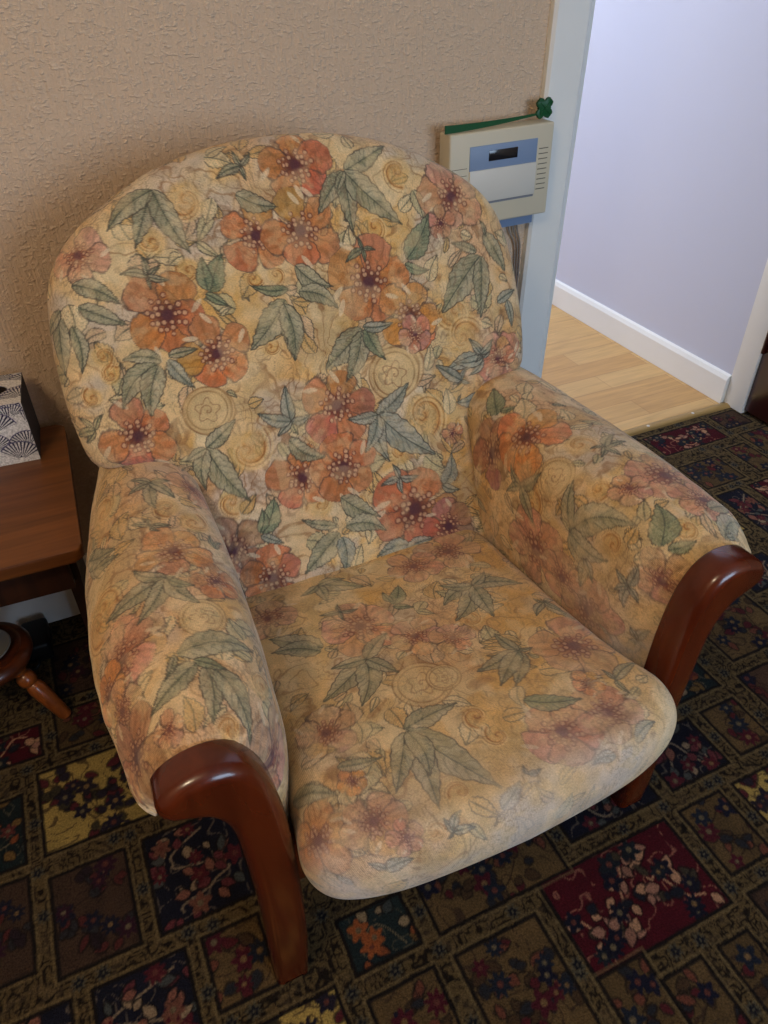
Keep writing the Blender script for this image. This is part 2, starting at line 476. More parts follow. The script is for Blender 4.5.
def laminate():
    m, nt, b = new_mat('oak_laminate')
    tc = N(nt, 'ShaderNodeTexCoord')
    mp = N(nt, 'ShaderNodeMapping')
    nt.links.new(tc.outputs['Object'], mp.inputs['Vector'])
    br = N(nt, 'ShaderNodeTexBrick', offset=.37, Scale=1.0)
    br.inputs['Brick Width'].default_value = .62; br.inputs['Row Height'].default_value = .095
    br.inputs['Mortar Size'].default_value = .0008; br.inputs['Bias'].default_value = 0.0
    br.inputs['Color1'].default_value = rgba((206, 168, 112)); br.inputs['Color2'].default_value = rgba((192, 148, 92)); br.inputs['Mortar'].default_value = rgba((160, 116, 70))
    nt.links.new(mp.outputs[0], br.inputs['Vector'])
    m2 = N(nt, 'ShaderNodeMapping'); m2.inputs['Scale'].default_value = (2.5, 26, 1)
    nt.links.new(tc.outputs['Object'], m2.inputs['Vector'])
    n = N(nt, 'ShaderNodeTexNoise', Scale=2.4, Detail=6.0, Distortion=.8); nt.links.new(m2.outputs[0], n.inputs['Vector'])
    mr = N(nt, 'ShaderNodeMapRange'); mr.inputs['From Min'].default_value = .3; mr.inputs['From Max'].default_value = .7
    mr.inputs['To Min'].default_value = .84; mr.inputs['To Max'].default_value = 1.1
    nt.links.new(n.outputs['Fac'], mr.inputs['Value'])
    sc_ = N(nt, 'ShaderNodeVectorMath', operation='SCALE')
    nt.links.new(br.outputs['Color'], sc_.inputs[0]); nt.links.new(mr.outputs[0], sc_.inputs['Scale'])
    nt.links.new(sc_.outputs[0], b.inputs['Base Color'])
    b.inputs['Roughness'].default_value = .42
    return m

M = {}
M['cloth'] = attr_mat('floral_upholstery', .92, .35, .0012, 'cloth')
M['carpet'] = attr_mat('patterned_carpet_pile', 1.0, .7, .004, 'carpet')
M['wallpaper'] = wallpaper()
M['lilac'] = plain('lilac_paint', (202, 205, 222), .7, .3, bump=.05, bscale=90)
M['white'] = plain('white_gloss_paint', (236, 236, 232), .35, .5, bump=.05, bscale=40, var=.02)
M['ceiling'] = plain('ceiling_paint', (225, 220, 210), .9, .2)
M['roomwall'] = plain('beige_wall', (176, 152, 126), .9, .2)
M['post'] = wood('mahogany_lacquer', (74, 23, 6), (94, 34, 10), 'z', .24, .35, .5)
M['table'] = wood('teak_table_top', (96, 53, 21), (128, 75, 33), 'x', .42, .15)
M['darkwood'] = wood('dark_table_wood', (40, 20, 12), (62, 32, 18), 'z', .5, .1)
M['stool'] = wood('stool_wood', (66, 28, 12), (98, 46, 20), 'x', .35, .3)
M['stoolleg'] = wood('stool_leg_wood', (108, 52, 18), (144, 76, 30), 'z', .3, .4)
M['door'] = wood('dark_mahogany_door', (38, 9, 8), (54, 14, 11), 'z', .3, .4)
M['laminate'] = laminate()
M['plastic'] = plain('ivory_plastic', (206, 196, 172), .5, .4)
M['flap'] = plain('pale_grey_plastic', (210, 206, 196), .45, .4)
M['bluegrey'] = plain('blue_grey_plastic', (128, 148, 178), .5, .4)
M['lcd'] = plain('display_glass', (30, 30, 34), .15, .6)
M['slot'] = plain('slot_shadow_plastic', (92, 88, 78), .7, .2)
M['groove'] = plain('grey_groove_plastic', (128, 130, 138), .6, .3)
M['green'] = plain('green_plastic', (14, 78, 40), .45, .4)
M['cable'] = plain('grey_cable', (142, 130, 122), .6, .3)
M['black'] = plain('black_plastic', (11, 11, 13), .5, .3)
M['brass'] = plain('threshold_metal', (176, 146, 92), .35, .5, metal=.6)
M['shade'] = plain('lamp_shade_glass', (235, 225, 205), .6, .3)
M['dish'] = plain('grey_glaze', (128, 128, 126), .35, .5)
M['tissue'] = plain('white_tissue', (232, 230, 226), .9, .1)
M['lining'] = plain('dark_lining_cloth', (44, 36, 32), .95, .1)
# ------------------------------------------------------------------ where the printed flowers, leaves and scrolls lie on the cloth (metres)
MOT = {
 'back': {
  'S': [(-0.1577, 0.589, 0.0256, 0), (-0.2178, 0.5414, 0.0194, 0), (-0.1779, 0.496, 0.0162, 0), (0.1712, 0.593, 0.0231, 0), (0.231, 0.369, 0.0289, 0), (0.1122, 0.299, 0.0456, 1), (0.1155, 0.5173, 0.0211, 0), (-0.156, 0.2263, 0.0299, 0), (-0.196, 0.2971, 0.0368, 1), (0.1035, 0.2919, 0.0442, 1), (0.143, 0.2168, 0.0349, 0), (-0.0621, 0.1154, 0.0216, 0), (-0.1996, 0.299, 0.036, 1), (-0.3181, 0.3754, 0.0129, 0), (-0.3211, 0.4028, 0.0138, 0), (0.2378, 0.3269, 0.0277, 0), (-0.0545, 0.4717, 0.0124, 0), (-0.0895, 0.4717, 0.0122, 0), (-0.1966, 0.1541, 0.0184, 0), (-0.35, 0.3495, 0.0132, 0), (0.0892, 0.1663, 0.0214, 0), (-0.0874, 0.3711, 0.0124, 0)],
  'F': [(-0.2221, 0.4418, 0.055, 'r', 1.0), (-0.1662, 0.3761, 0.0505, 'r', 1.0), (-0.3179, 0.5387, 0.0403, 's', 1.0), (0.011, 0.6189, 0.0518, 'r', 1.0), (-0.0712, 0.5293, 0.0473, 'r', 1.0), (-0.0029, 0.5269, 0.0541, 'r', 1.0), (0.2581, 0.5453, 0.0518, 'p', 1.0), (0.2309, 0.5078, 0.0238, 'p', 1.0), (0.0874, 0.4375, 0.0614, 'r', 1.0), (0.1473, 0.3748, 0.0514, 'o', 1.0), (0.3048, 0.275, 0.0448, 'p', 1.0), (0.1514, 0.3473, 0.0286, 'p', 1.0), (-0.0024, 0.2635, 0.0544, 'r', 1.0), (-0.0806, 0.166, 0.0517, 'r', 1.0), (-0.0111, 0.1654, 0.0561, 'r', 1.0), (-0.2106, 0.0802, 0.0496, 'm', 1.0), (-0.1593, 0.0143, 0.051, 'r', 1.0), (0.1024, 0.061, 0.0747, 'r', 1.0), (0.1633, 0.0099, 0.0491, 'm', 1.0), (-0.3036, 0.2837, 0.0504, 'r', 1.0), (0.3008, 0.28, 0.0332, 'p', 1.0), (0.3048, 0.2357, 0.0266, 'p', 1.0), (0.1937, 0.1716, 0.0197, 'p', 1.0)],
  'L': [(-0.1997, 0.6091, -0.2582, 0.575, 0.22, 'g'), (-0.1997, 0.6091, -0.2398, 0.5388, 0.22, 'g'), (-0.1997, 0.6091, -0.1702, 0.5223, 0.22, 'g'), (-0.1997, 0.6091, -0.2685, 0.5652, 0.22, 'g'), (-0.3353, 0.5018, -0.2813, 0.4673, 0.24, 'g'), (-0.3353, 0.4723, -0.2797, 0.4392, 0.22, 'g'), (-0.3659, 0.4659, -0.3804, 0.3876, 0.24, 'g'), (-0.3494, 0.45, -0.354, 0.3879, 0.2, 'g'), (-0.3599, 0.4735, -0.4121, 0.4506, 0.2, 'g'), (-0.2353, 0.4977, -0.2691, 0.505, 0.2, 'g'), (-0.2353, 0.4977, -0.2364, 0.5256, 0.2, 'g'), (-0.2353, 0.4977, -0.2151, 0.5089, 0.2, 'g'), (-0.2353, 0.4977, -0.2351, 0.4797, 0.2, 'g'), (-0.2353, 0.4977, -0.208, 0.4884, 0.2, 'g'), (-0.1564, 0.4616, -0.128, 0.5094, 0.36, 'd'), (-0.1578, 0.4652, -0.1555, 0.51, 0.3, 'd'), (-0.1625, 0.4616, -0.1348, 0.4399, 0.22, 'd'), (-0.0407, 0.4481, -0.0944, 0.462, 0.17, 'd'), (-0.0491, 0.4344, -0.1156, 0.374, 0.26, 'g'), (-0.0453, 0.4268, -0.0544, 0.3474, 0.22, 'g'), (0.0846, 0.6016, 0.1616, 0.6342, 0.22, 'g'), (0.0846, 0.6016, 0.0321, 0.5481, 0.22, 'g'), (0.0846, 0.6016, 0.0789, 0.5176, 0.22, 'g'), (0.0846, 0.6016, 0.1581, 0.5188, 0.22, 'g'), (0.0846, 0.6016, 0.0642, 0.5723, 0.22, 'g'), (0.1591, 0.4618, 0.2085, 0.5214, 0.3, 'd'), (0.1542, 0.4561, 0.1944, 0.4413, 0.22, 'd'), (0.2951, 0.4495, 0.209, 0.3733, 0.26, 'g'), (0.2974, 0.4482, 0.2788, 0.3555, 0.2, 'g'), (0.2898, 0.4555, 0.2457, 0.4751, 0.18, 'g'), (0.3088, 0.4848, 0.3396, 0.4195, 0.22, 'g'), (0.3107, 0.4792, 0.3041, 0.5025, 0.2, 'g'), (0.0639, 0.37, -0.0074, 0.3227, 0.28, 'g'), (0.0601, 0.3672, 0.0219, 0.3, 0.25, 'g'), (0.0676, 0.3735, 0.0925, 0.3187, 0.24, 'd'), (0.0635, 0.3739, 0.1136, 0.3714, 0.2, 'b'), (-0.0227, 0.4793, 0.0262, 0.4423, 0.28, 'g'), (-0.026, 0.4424, 0.0281, 0.4092, 0.26, 'g'), (-0.0528, 0.4295, -0.0543, 0.3467, 0.24, 'g'), (0.3144, 0.3704, 0.357, 0.3849, 0.22, 'b'), (0.3353, 0.3711, 0.338, 0.3255, 0.2, 'b'), (0.2721, 0.2841, 0.2493, 0.3206, 0.22, 'b'), (0.2721, 0.2841, 0.2919, 0.3047, 0.22, 'b'), (0.2721, 0.2841, 0.2429, 0.262, 0.22, 'b'), (0.2721, 0.2841, 0.1982, 0.2752, 0.22, 'b'), (0.2721, 0.2841, 0.219, 0.2878, 0.22, 'b'), (0.0886, 0.4877, 0.0848, 0.5062, 0.2, 'd'), (0.0886, 0.4877, 0.108, 0.4834, 0.2, 'd'), (0.0886, 0.4877, 0.0573, 0.4725, 0.2, 'd'), (0.0886, 0.4877, 0.0874, 0.4681, 0.2, 'd'), (0.0614, 0.2346, 0.1237, 0.272, 0.23, 'b'), (0.0614, 0.2346, 0.1508, 0.1492, 0.23, 'b'), (0.0614, 0.2346, 0.0689, 0.1589, 0.23, 'b'), (0.0614, 0.2346, 0.0297, 0.1814, 0.23, 'b'), (0.0614, 0.2346, 0.0116, 0.2384, 0.23, 'b'), (-0.0805, 0.2556, -0.0779, 0.309, 0.24, 'b'), (-0.0805, 0.2556, -0.105, 0.2385, 0.24, 'b'), (-0.0805, 0.2556, -0.0486, 0.2595, 0.24, 'b'), (-0.0805, 0.2556, -0.1261, 0.2775, 0.24, 'b'), (-0.0902, 0.2292, -0.0393, 0.1906, 0.26, 'g'), (-0.2137, 0.2442, -0.1644, 0.2768, 0.24, 'g'), (-0.2137, 0.2442, -0.1709, 0.1543, 0.24, 'g'), (-0.2137, 0.2442, -0.2286, 0.1829, 0.24, 'g'), (-0.2137, 0.2442, -0.247, 0.2307, 0.24, 'g'), (-0.1626, 0.0932, -0.1336, 0.1452, 0.34, 'd'), (-0.1656, 0.0966, -0.1551, 0.1329, 0.28, 'd'), (-0.1655, 0.0913, -0.1326, 0.0687, 0.22, 'b'), (-0.0258, 0.1176, 0.0358, 0.0674, 0.26, 'g'), (-0.0247, 0.0674, 0.0429, 0.0378, 0.26, 'g'), (-0.037, 0.0583, -0.1036, 0.0061, 0.3, 'g'), (-0.033, 0.0492, -0.0396, -0.0124, 0.3, 'b'), (-0.04, 0.072, -0.0943, 0.0975, 0.17, 'g'), (-0.233, 0.0408, -0.2103, -0.0075, 0.25, 'b'), (-0.2308, 0.0566, -0.2378, 0.0979, 0.2, 'b'), (0.0856, -0.0009, 0.0228, -0.0055, 0.26, 'b'), (0.0772, -0.0077, 0.1302, -0.0027, 0.24, 'b'), (0.1623, 0.088, 0.1839, 0.1369, 0.34, 'b'), (0.1579, 0.0897, 0.1898, 0.0732, 0.25, 'b'), (0.0813, 0.1224, 0.0469, 0.1176, 0.22, 'b'), (0.0813, 0.1224, 0.0728, 0.1475, 0.22, 'b'), (0.0813, 0.1224, 0.1152, 0.1189, 0.22, 'b'), (0.0813, 0.1224, 0.0834, 0.095, 0.22, 'b'), (-0.245, 0.3823, -0.2952, 0.3922, 0.25, 'g'), (-0.2512, 0.3782, -0.3115, 0.328, 0.25, 'g'), (-0.2513, 0.3767, -0.2774, 0.3094, 0.28, 'g'), (-0.2369, 0.3815, -0.2105, 0.3371, 0.24, 'b'), (-0.2347, 0.387, -0.194, 0.3883, 0.2, 'g'), (-0.3583, 0.3057, -0.3787, 0.3257, 0.2, 'y'), (-0.3583, 0.3057, -0.3424, 0.3248, 0.2, 'y'), (-0.3583, 0.3057, -0.3798, 0.2884, 0.2, 'y'), (-0.3583, 0.3057, -0.3971, 0.2974, 0.2, 'y'), (0.2261, 0.2559, 0.2004, 0.2774, 0.22, 'b'), (0.2261, 0.2559, 0.239, 0.2755, 0.22, 'b'), (0.2261, 0.2559, 0.2086, 0.2523, 0.22, 'b'), (0.2261, 0.2559, 0.2425, 0.2483, 0.22, 'b'), (0.2261, 0.2559, 0.1818, 0.2896, 0.22, 'b'), (0.2691, 0.2919, 0.2528, 0.3153, 0.22, 'b'), (0.2691, 0.2919, 0.2917, 0.3029, 0.22, 'b'), (0.2691, 0.2919, 0.2565, 0.2808, 0.22, 'b'), (0.2691, 0.2919, 0.2945, 0.3116, 0.22, 'b'), (0.2657, 0.2204, 0.213, 0.2222, 0.25, 'b'), (0.2137, 0.224, 0.2219, 0.2329, 0.22, 'b'), (-0.0691, 0.6256, -0.0753, 0.6495, 0.2, 'g'), (-0.0691, 0.6256, -0.0518, 0.6427, 0.2, 'g'), (-0.0691, 0.6256, -0.0907, 0.6156, 0.2, 'g'), (-0.0691, 0.6256, -0.1063, 0.6129, 0.2, 'g'), (-0.0691, 0.6256, -0.0659, 0.6059, 0.2, 'g'), (-0.0867, 0.5886, -0.0314, 0.5655, 0.28, 'g')],
 },
 'seat': {
  'S': [(-0.0403, 0.0678, 0.0414, 1), (-0.0086, 0.1514, 0.0162, 0), (-0.0776, 0.2343, 0.0138, 0), (-0.0073, 0.1498, 0.0174, 0), (0.0842, -0.0178, 0.0206, 0), (-0.0096, 0.0704, 0.0243, 1), (-0.1243, 0.2627, 0.0111, 0), (0.0013, 0.1873, 0.0158, 0)],
  'F': [(-0.0647, -0.0855, 0.0565, 's', 1.0), (-0.0028, -0.0263, 0.0389, 's', 1.0), (-0.1797, -0.172, 0.0457, 's', 1.0), (0.1448, -0.1956, 0.0527, 's', 1.0), (0.0752, -0.1858, 0.0439, 's', 1.0), (0.1818, 0.098, 0.061, 'p', 1.0), (0.0745, 0.2155, 0.0497, 'p', 1.0), (0.1419, 0.2162, 0.0442, 'p', 1.0), (0.1497, 0.1681, 0.0212, 'o', 1.0), (0.0417, 0.0048, 0.0308, 's', 1.0), (-0.2442, 0.2136, 0.0384, 'r', 1.0), (-0.1802, 0.2235, 0.0369, 'p', 1.0), (-0.1817, 0.1673, 0.0182, 'o', 1.0), (-0.1825, 0.0826, 0.0401, 's', 1.0), (-0.156, 0.2545, 0.0192, 'p', 1.0)],
  'L': [(-0.0839, -0.2165, -0.0203, -0.1756, 0.24, 'g'), (-0.0839, -0.2165, -0.0857, -0.1674, 0.24, 'g'), (-0.0839, -0.2165, -0.1171, -0.2011, 0.24, 'g'), (-0.0839, -0.2165, -0.0394, -0.213, 0.24, 'g'), (0.0018, -0.1096, 0.0278, -0.1486, 0.34, 'd'), (-0.0007, -0.1064, 0.0251, -0.0894, 0.24, 'd'), (0.0028, -0.1161, 0.0001, -0.1449, 0.24, 'd'), (-0.1303, -0.0684, -0.1904, -0.1245, 0.28, 'g'), (-0.1352, -0.0623, -0.1961, -0.0958, 0.28, 'g'), (-0.0854, -0.0144, -0.1631, 0.0286, 0.25, 'g'), (-0.0854, -0.0144, -0.1247, 0.0618, 0.25, 'g'), (-0.0854, -0.0144, -0.0589, 0.0312, 0.25, 'g'), (-0.0854, -0.0144, -0.0375, -0.0515, 0.25, 'g'), (-0.0854, -0.0144, -0.1332, -0.0213, 0.25, 'g'), (-0.0781, -0.1306, -0.1085, -0.1364, 0.2, 'g'), (-0.0781, -0.1306, -0.0513, -0.1273, 0.2, 'g'), (-0.0781, -0.1306, -0.0749, -0.1509, 0.2, 'g'), (-0.0781, -0.1306, -0.0806, -0.1106, 0.2, 'g'), (0.1308, -0.0899, 0.2025, -0.0632, 0.23, 'g'), (0.1308, -0.0899, 0.069, -0.068, 0.23, 'g'), (0.1308, -0.0899, 0.0663, -0.0286, 0.23, 'g'), (0.1308, -0.0899, 0.1185, -0.0111, 0.23, 'g'), (0.1308, -0.0899, 0.1664, -0.1144, 0.23, 'g'), (0.1308, -0.0899, 0.0863, -0.1151, 0.23, 'g'), (0.2087, -0.0082, 0.1773, 0.0171, 0.22, 'g'), (0.2087, -0.0082, 0.2354, -0.0136, 0.22, 'g'), (0.2087, -0.0082, 0.2278, 0.0425, 0.22, 'g'), (0.2087, -0.0082, 0.2226, 0.0234, 0.22, 'g'), (0.2087, -0.0082, 0.199, -0.0223, 0.22, 'g'), (0.1066, 0.0736, 0.0983, 0.0263, 0.23, 'g'), (0.1066, 0.0736, 0.0374, 0.0823, 0.23, 'g'), (0.1066, 0.0736, 0.0661, 0.1266, 0.23, 'g'), (0.1066, 0.0736, 0.1268, 0.0765, 0.23, 'g'), (0.1066, 0.0736, 0.0505, 0.1178, 0.23, 'g'), (0.0587, 0.1551, 0.1241, 0.1838, 0.22, 'd'), (0.1867, 0.1771, 0.2367, 0.1616, 0.2, 'g'), (0.1867, 0.1771, 0.1882, 0.2033, 0.2, 'g'), (0.1867, 0.1771, 0.1827, 0.1563, 0.2, 'g'), (-0.0963, 0.1275, -0.0212, 0.12, 0.24, 'g'), (-0.093, 0.1282, -0.0353, 0.2442, 0.22, 'g'), (-0.0917, 0.1353, -0.1081, 0.2369, 0.2, 'g'), (-0.0963, 0.131, -0.1409, 0.1995, 0.22, 'g'), (-0.0941, 0.1315, -0.0993, 0.1991, 0.25, 'g'), (-0.2595, 0.1478, -0.2048, 0.1747, 0.26, 'g'), (-0.1907, 0.1398, -0.1409, 0.1517, 0.2, 'g'), (-0.1059, 0.2722, -0.1096, 0.2544, 0.25, 'b'), (-0.1059, 0.2722, -0.0883, 0.254, 0.25, 'b'), (-0.1059, 0.2722, -0.0805, 0.2773, 0.25, 'b'), (-0.1059, 0.2722, -0.1145, 0.2765, 0.25, 'b'), (-0.1963, 0.278, -0.1615, 0.2798, 0.3, 'b'), (-0.1929, 0.277, -0.2061, 0.2624, 0.28, 'b'), (-0.3149, 0.2495, -0.2815, 0.2661, 0.25, 'b'), (-0.2388, 0.2777, -0.2479, 0.2567, 0.25, 'b'), (0.1208, 0.271, 0.0862, 0.2686, 0.25, 'b'), (0.0037, 0.2485, 0.0054, 0.2357, 0.24, 'b'), (0.0037, 0.2485, 0.0215, 0.248, 0.24, 'b'), (-0.0437, 0.2722, -0.0102, 0.2517, 0.3, 'b'), (0.1542, 0.2642, 0.1919, 0.2516, 0.28, 'b')],
 },
 'arm_l': {
  'S': [(0.3455, 0.6374, 0.0297, 1), (0.3401, 0.483, 0.0143, 0), (0.3535, 0.8591, 0.0197, 0), (0.3214, 0.8222, 0.0209, 0), (0.4499, 0.907, 0.0265, 0), (0.4606, 0.7309, 0.0235, 0), (0.2919, 0.5396, 0.0164, 0), (0.4794, 0.7135, 0.0285, 0)],
  'F': [(0.3589, 0.7657, 0.045, 'o', 1.0), (0.316, 0.7004, 0.0297, 'r', 1.0), (0.4312, 0.6396, 0.0411, 's', 1.0), (0.4473, 0.6287, 0.0458, 's', 1.0), (0.4848, 0.6091, 0.0363, 'o', 1.0), (0.474, 0.5743, 0.0363, 's', 1.0), (0.4767, 0.5157, 0.0489, 'm', 1.0), (0.4178, 0.507, 0.0203, 's', 1.0), (0.2384, 0.4743, 0.0599, 'p', 1.0), (0.3026, 0.9113, 0.0384, 's', 1.0)],
  'L': [(0.3669, 0.9178, 0.4017, 0.9048, 0.22, 'g'), (0.3669, 0.9178, 0.3375, 0.92, 0.22, 'g'), (0.3669, 0.9178, 0.3669, 0.8613, 0.22, 'g'), (0.3669, 0.9178, 0.3375, 0.8787, 0.22, 'g'), (0.3669, 0.9178, 0.3964, 0.9352, 0.22, 'g'), (0.3803, 0.8265, 0.4044, 0.8396, 0.2, 'g'), (0.3803, 0.8265, 0.3535, 0.8178, 0.2, 'g'), (0.3803, 0.8265, 0.3857, 0.8439, 0.2, 'g'), (0.3803, 0.8265, 0.3696, 0.8113, 0.2, 'g'), (0.4848, 0.8287, 0.4285, 0.7983, 0.26, 'g'), (0.4928, 0.8548, 0.4312, 0.8135, 0.25, 'g'), (0.4848, 0.8439, 0.4687, 0.8526, 0.2, 'g'), (0.3749, 0.7178, 0.458, 0.7004, 0.22, 'g'), (0.3749, 0.7178, 0.4178, 0.6613, 0.22, 'g'), (0.3749, 0.7178, 0.3455, 0.6635, 0.22, 'g'), (0.3749, 0.7178, 0.4098, 0.7504, 0.22, 'g'), (0.3723, 0.7113, 0.3455, 0.6939, 0.24, 'd'), (0.3857, 0.5917, 0.2946, 0.5874, 0.24, 'g'), (0.3669, 0.5722, 0.4365, 0.5374, 0.22, 'g'), (0.3589, 0.5657, 0.3616, 0.4939, 0.24, 'g'), (0.3508, 0.5591, 0.3107, 0.4765, 0.2, 'g'), (0.3696, 0.5765, 0.3375, 0.5548, 0.22, 'd'), (0.3883, 0.5917, 0.4071, 0.5657, 0.2, 'g'), (0.3, 0.7722, 0.3026, 0.8004, 0.2, 'g'), (0.3, 0.7722, 0.2839, 0.7939, 0.2, 'g')],
 },
 'arm_r': {
  'S': [(0.2866, 0.7178, 0.033, 1), (0.3133, 0.6483, 0.0177, 0), (0.2651, 0.5765, 0.016, 0), (0.3508, 0.5222, 0.0179, 0), (0.3482, 0.7374, 0.0219, 0), (0.3803, 0.557, 0.0163, 0), (0.2303, 0.7396, 0.0207, 0)],
  'F': [(0.2517, 0.8635, 0.0512, 'm', 1.0), (0.3053, 0.8113, 0.0559, 'o', 1.0), (0.4017, 0.62, 0.057, 'p', 1.0), (0.2678, 0.4961, 0.0415, 'p', 1.0), (0.1634, 0.7113, 0.0671, 'p', 1.0), (0.1366, 0.5852, 0.0592, 'p', 1.0), (0.1553, 0.6461, 0.0478, 'p', 1.0), (0.4124, 0.557, 0.0431, 'p', 1.0), (0.3401, 0.62, 0.0273, 's', 1.0)],
  'L': [(0.3, 0.8896, 0.3294, 0.9417, 0.34, 'd'), (0.308, 0.8917, 0.3321, 0.8787, 0.25, 'd'), (0.3723, 0.7135, 0.3535, 0.72, 0.22, 'g'), (0.3723, 0.7135, 0.4098, 0.7157, 0.22, 'g'), (0.3723, 0.7135, 0.4071, 0.7374, 0.22, 'g'), (0.3723, 0.7135, 0.3535, 0.6961, 0.22, 'g'), (0.3723, 0.7135, 0.3776, 0.6852, 0.22, 'g'), (0.241, 0.6548, 0.2973, 0.6874, 0.25, 'g'), (0.241, 0.6548, 0.3026, 0.57, 0.25, 'g'), (0.241, 0.6548, 0.2089, 0.5939, 0.25, 'g'), (0.241, 0.6548, 0.2464, 0.6787, 0.25, 'g'), (0.241, 0.6548, 0.241, 0.5787, 0.25, 'g'), (0.3053, 0.5222, 0.3455, 0.5743, 0.36, 'd'), (0.308, 0.5135, 0.3455, 0.5026, 0.26, 'd'), (0.4044, 0.5396, 0.466, 0.5548, 0.24, 'g'), (0.391, 0.4896, 0.4606, 0.5178, 0.28, 'b'), (0.3964, 0.4917, 0.4258, 0.4852, 0.22, 'b'), (0.2276, 0.533, 0.2384, 0.5591, 0.24, 'b'), (0.2276, 0.533, 0.2651, 0.5309, 0.24, 'b'), (0.2276, 0.533, 0.1928, 0.5287, 0.24, 'b'), (0.2276, 0.533, 0.2116, 0.5135, 0.24, 'b'), (0.2276, 0.533, 0.2089, 0.5504, 0.24, 'b'), (0.15, 0.5004, 0.1125, 0.5113, 0.28, 'b'), (0.15, 0.5004, 0.1768, 0.4874, 0.28, 'b'), (0.15, 0.5004, 0.1393, 0.4874, 0.28, 'b'), (0.15, 0.5004, 0.166, 0.5135, 0.28, 'b'), (0.2437, 0.7765, 0.2598, 0.8091, 0.22, 'g'), (0.2437, 0.7765, 0.2143, 0.7526, 0.22, 'g'), (0.2437, 0.7765, 0.2062, 0.7287, 0.22, 'g'), (0.2437, 0.7765, 0.2196, 0.8048, 0.22, 'g'), (0.2437, 0.7765, 0.2785, 0.7439, 0.22, 'g'), (0.1473, 0.8917, 0.1393, 0.8548, 0.24, 'g'), (0.3776, 0.8483, 0.3937, 0.8352, 0.24, 'g'), (0.2196, 0.6135, 0.1687, 0.6091, 0.24, 'g'), (0.2196, 0.6135, 0.1928, 0.5896, 0.24, 'g')],
 },
}
LW, LL, LH = 60.0, 35.0, 46.0
# ------------------------------------------------------------------ camera (standing in the room, phone tilted down)
cam_d = bpy.data.cameras.new('camera'); cam = bpy.data.objects.new('camera', cam_d); COL.objects.link(cam)
R_ = ((0.90790738, -0.41902387, -0.01109896), (-0.26396094, -0.55095951, -0.79168696), (0.32562066, 0.72170812, -0.61082614))
cm = Matrix(((R_[0][0], -R_[1][0], -R_[2][0], 0), (R_[0][1], -R_[1][1], -R_[2][1], 0), (R_[0][2], -R_[1][2], -R_[2][2], 1.2), (0, 0, 0, 1)))
cam.matrix_world = cm
cam_d.sensor_fit = 'VERTICAL'; cam_d.sensor_height = 36.0; cam_d.lens = 734.6504*36/1024
cam_d.clip_start = .02
sc.camera = cam

# ------------------------------------------------------------------ the room
WY = 1.39                      # papered face of the back wall
DX0, DX1 = 1.078, 1.886        # door opening
RX0, RX1, RY0, H = -1.75, 2.55, -2.5, 2.4
def struct(name, me, m):
    return tag(link(name, me, m), kind='structure')
def sbox(name, b, m, bevel=0.0, extra=()):
    return struct(name, box_mesh(name, b, bevel, 2, extra), m)

sbox('wall_back', (RX0-.1, DX0-.012, WY, WY+.12, 0, H), M['wallpaper'], extra=((DX1+.03, RX1+.1, WY, WY+.12, 0, H), (DX0-.012, DX1+.03, WY, WY+.12, 2.03, H)))
sbox('wall_left', (RX0-.1, RX0, RY0-.1, WY, 0, H), M['roomwall'])
sbox('wall_right', (RX1, RX1+.1, RY0-.1, WY, 0, H), M['roomwall'])
# front wall behind the camera, with its window
WX0, WX1, WZ0, WZ1 = .4, 2.3, .75, 2.1
sbox('wall_front', (RX0, WX0, RY0-.1, RY0, 0, H), M['roomwall'], extra=((WX1, RX1, RY0-.1, RY0, 0, H), (WX0, WX1, RY0-.1, RY0, 0, WZ0), (WX0, WX1, RY0-.1, RY0, WZ1, H)))
wf = sbox('window_1', (WX0, WX0+.06, RY0-.08, RY0-.02, WZ0, WZ1), M['white'], .005, extra=(
    (WX1-.06, WX1, RY0-.08, RY0-.02, WZ0, WZ1), (WX0, WX1, RY0-.08, RY0-.02, WZ0, WZ0+.06), (WX0, WX1, RY0-.08, RY0-.02, WZ1-.06, WZ1), ((WX0+WX1)/2-.03, (WX0+WX1)/2+.03, RY0-.08, RY0-.02, WZ0, WZ1)))
sbox('ceiling', (RX0-.1, RX1+.1, RY0-.1, WY+.12, H, H+.1), M['ceiling'])
# skirting with a chamfered top
def skirting(name, x0, x1, y, h=.15, t=.018):
    bm = bmesh.new()
    add_prism(bm, [(y-t, 0), (y-t, h-.022), (y-t*.7, h-.012), (y-t*.45, h), (y, h), (y, 0)], x0, x1, plane='yz')
    return struct(name, bm_mesh(name, bm), M['white'])
skirting('baseboard_back', RX0, DX0-.105, WY)
skirting('baseboard_back_right', DX1+.12, RX1, WY)

# door casing on the left: moulded architrave and the lining it covers
bm = bmesh.new()
AX0 = .977
add_prism(bm, [(AX0, WY), (AX0, WY-.012), (AX0+.006, WY-.018), (AX0+.078, WY-.018), (AX0+.084, WY-.013), (AX0+.087, WY-.012), (AX0+.088, WY)], 0, 2.03, plane='xy')
struct('trim_1', bm_mesh('trim_1', bm), M['white'])
sbox('trim_2', (DX0-.012, DX0, WY-.004, WY+.125, 0, 2.03), M['white'], .002, extra=((DX0-.001, DX0+.012, WY+.045, WY+.085, 0, 2.02), (DX0, DX0+.004, WY+.004, WY+.03, .985, 1.045)))
sbox('trim_3', (DX1, DX1+.03, WY+.002, WY+.078, 0, 2.03), M['white'], .002)
bm = bmesh.new(); add_box(bm, DX1+.031, DX1+.12, WY-.018, WY, 0, 2.03, .003); struct('trim_4', bm_mesh('trim_4', bm, True, 40), M['white'])
sbox('trim_5', (AX0, DX1+.12, WY-.018, WY, 2.031, 2.12), M['white'], .003, extra=((DX0, DX1, WY-.004, WY+.125, 2.018, 2.03),))

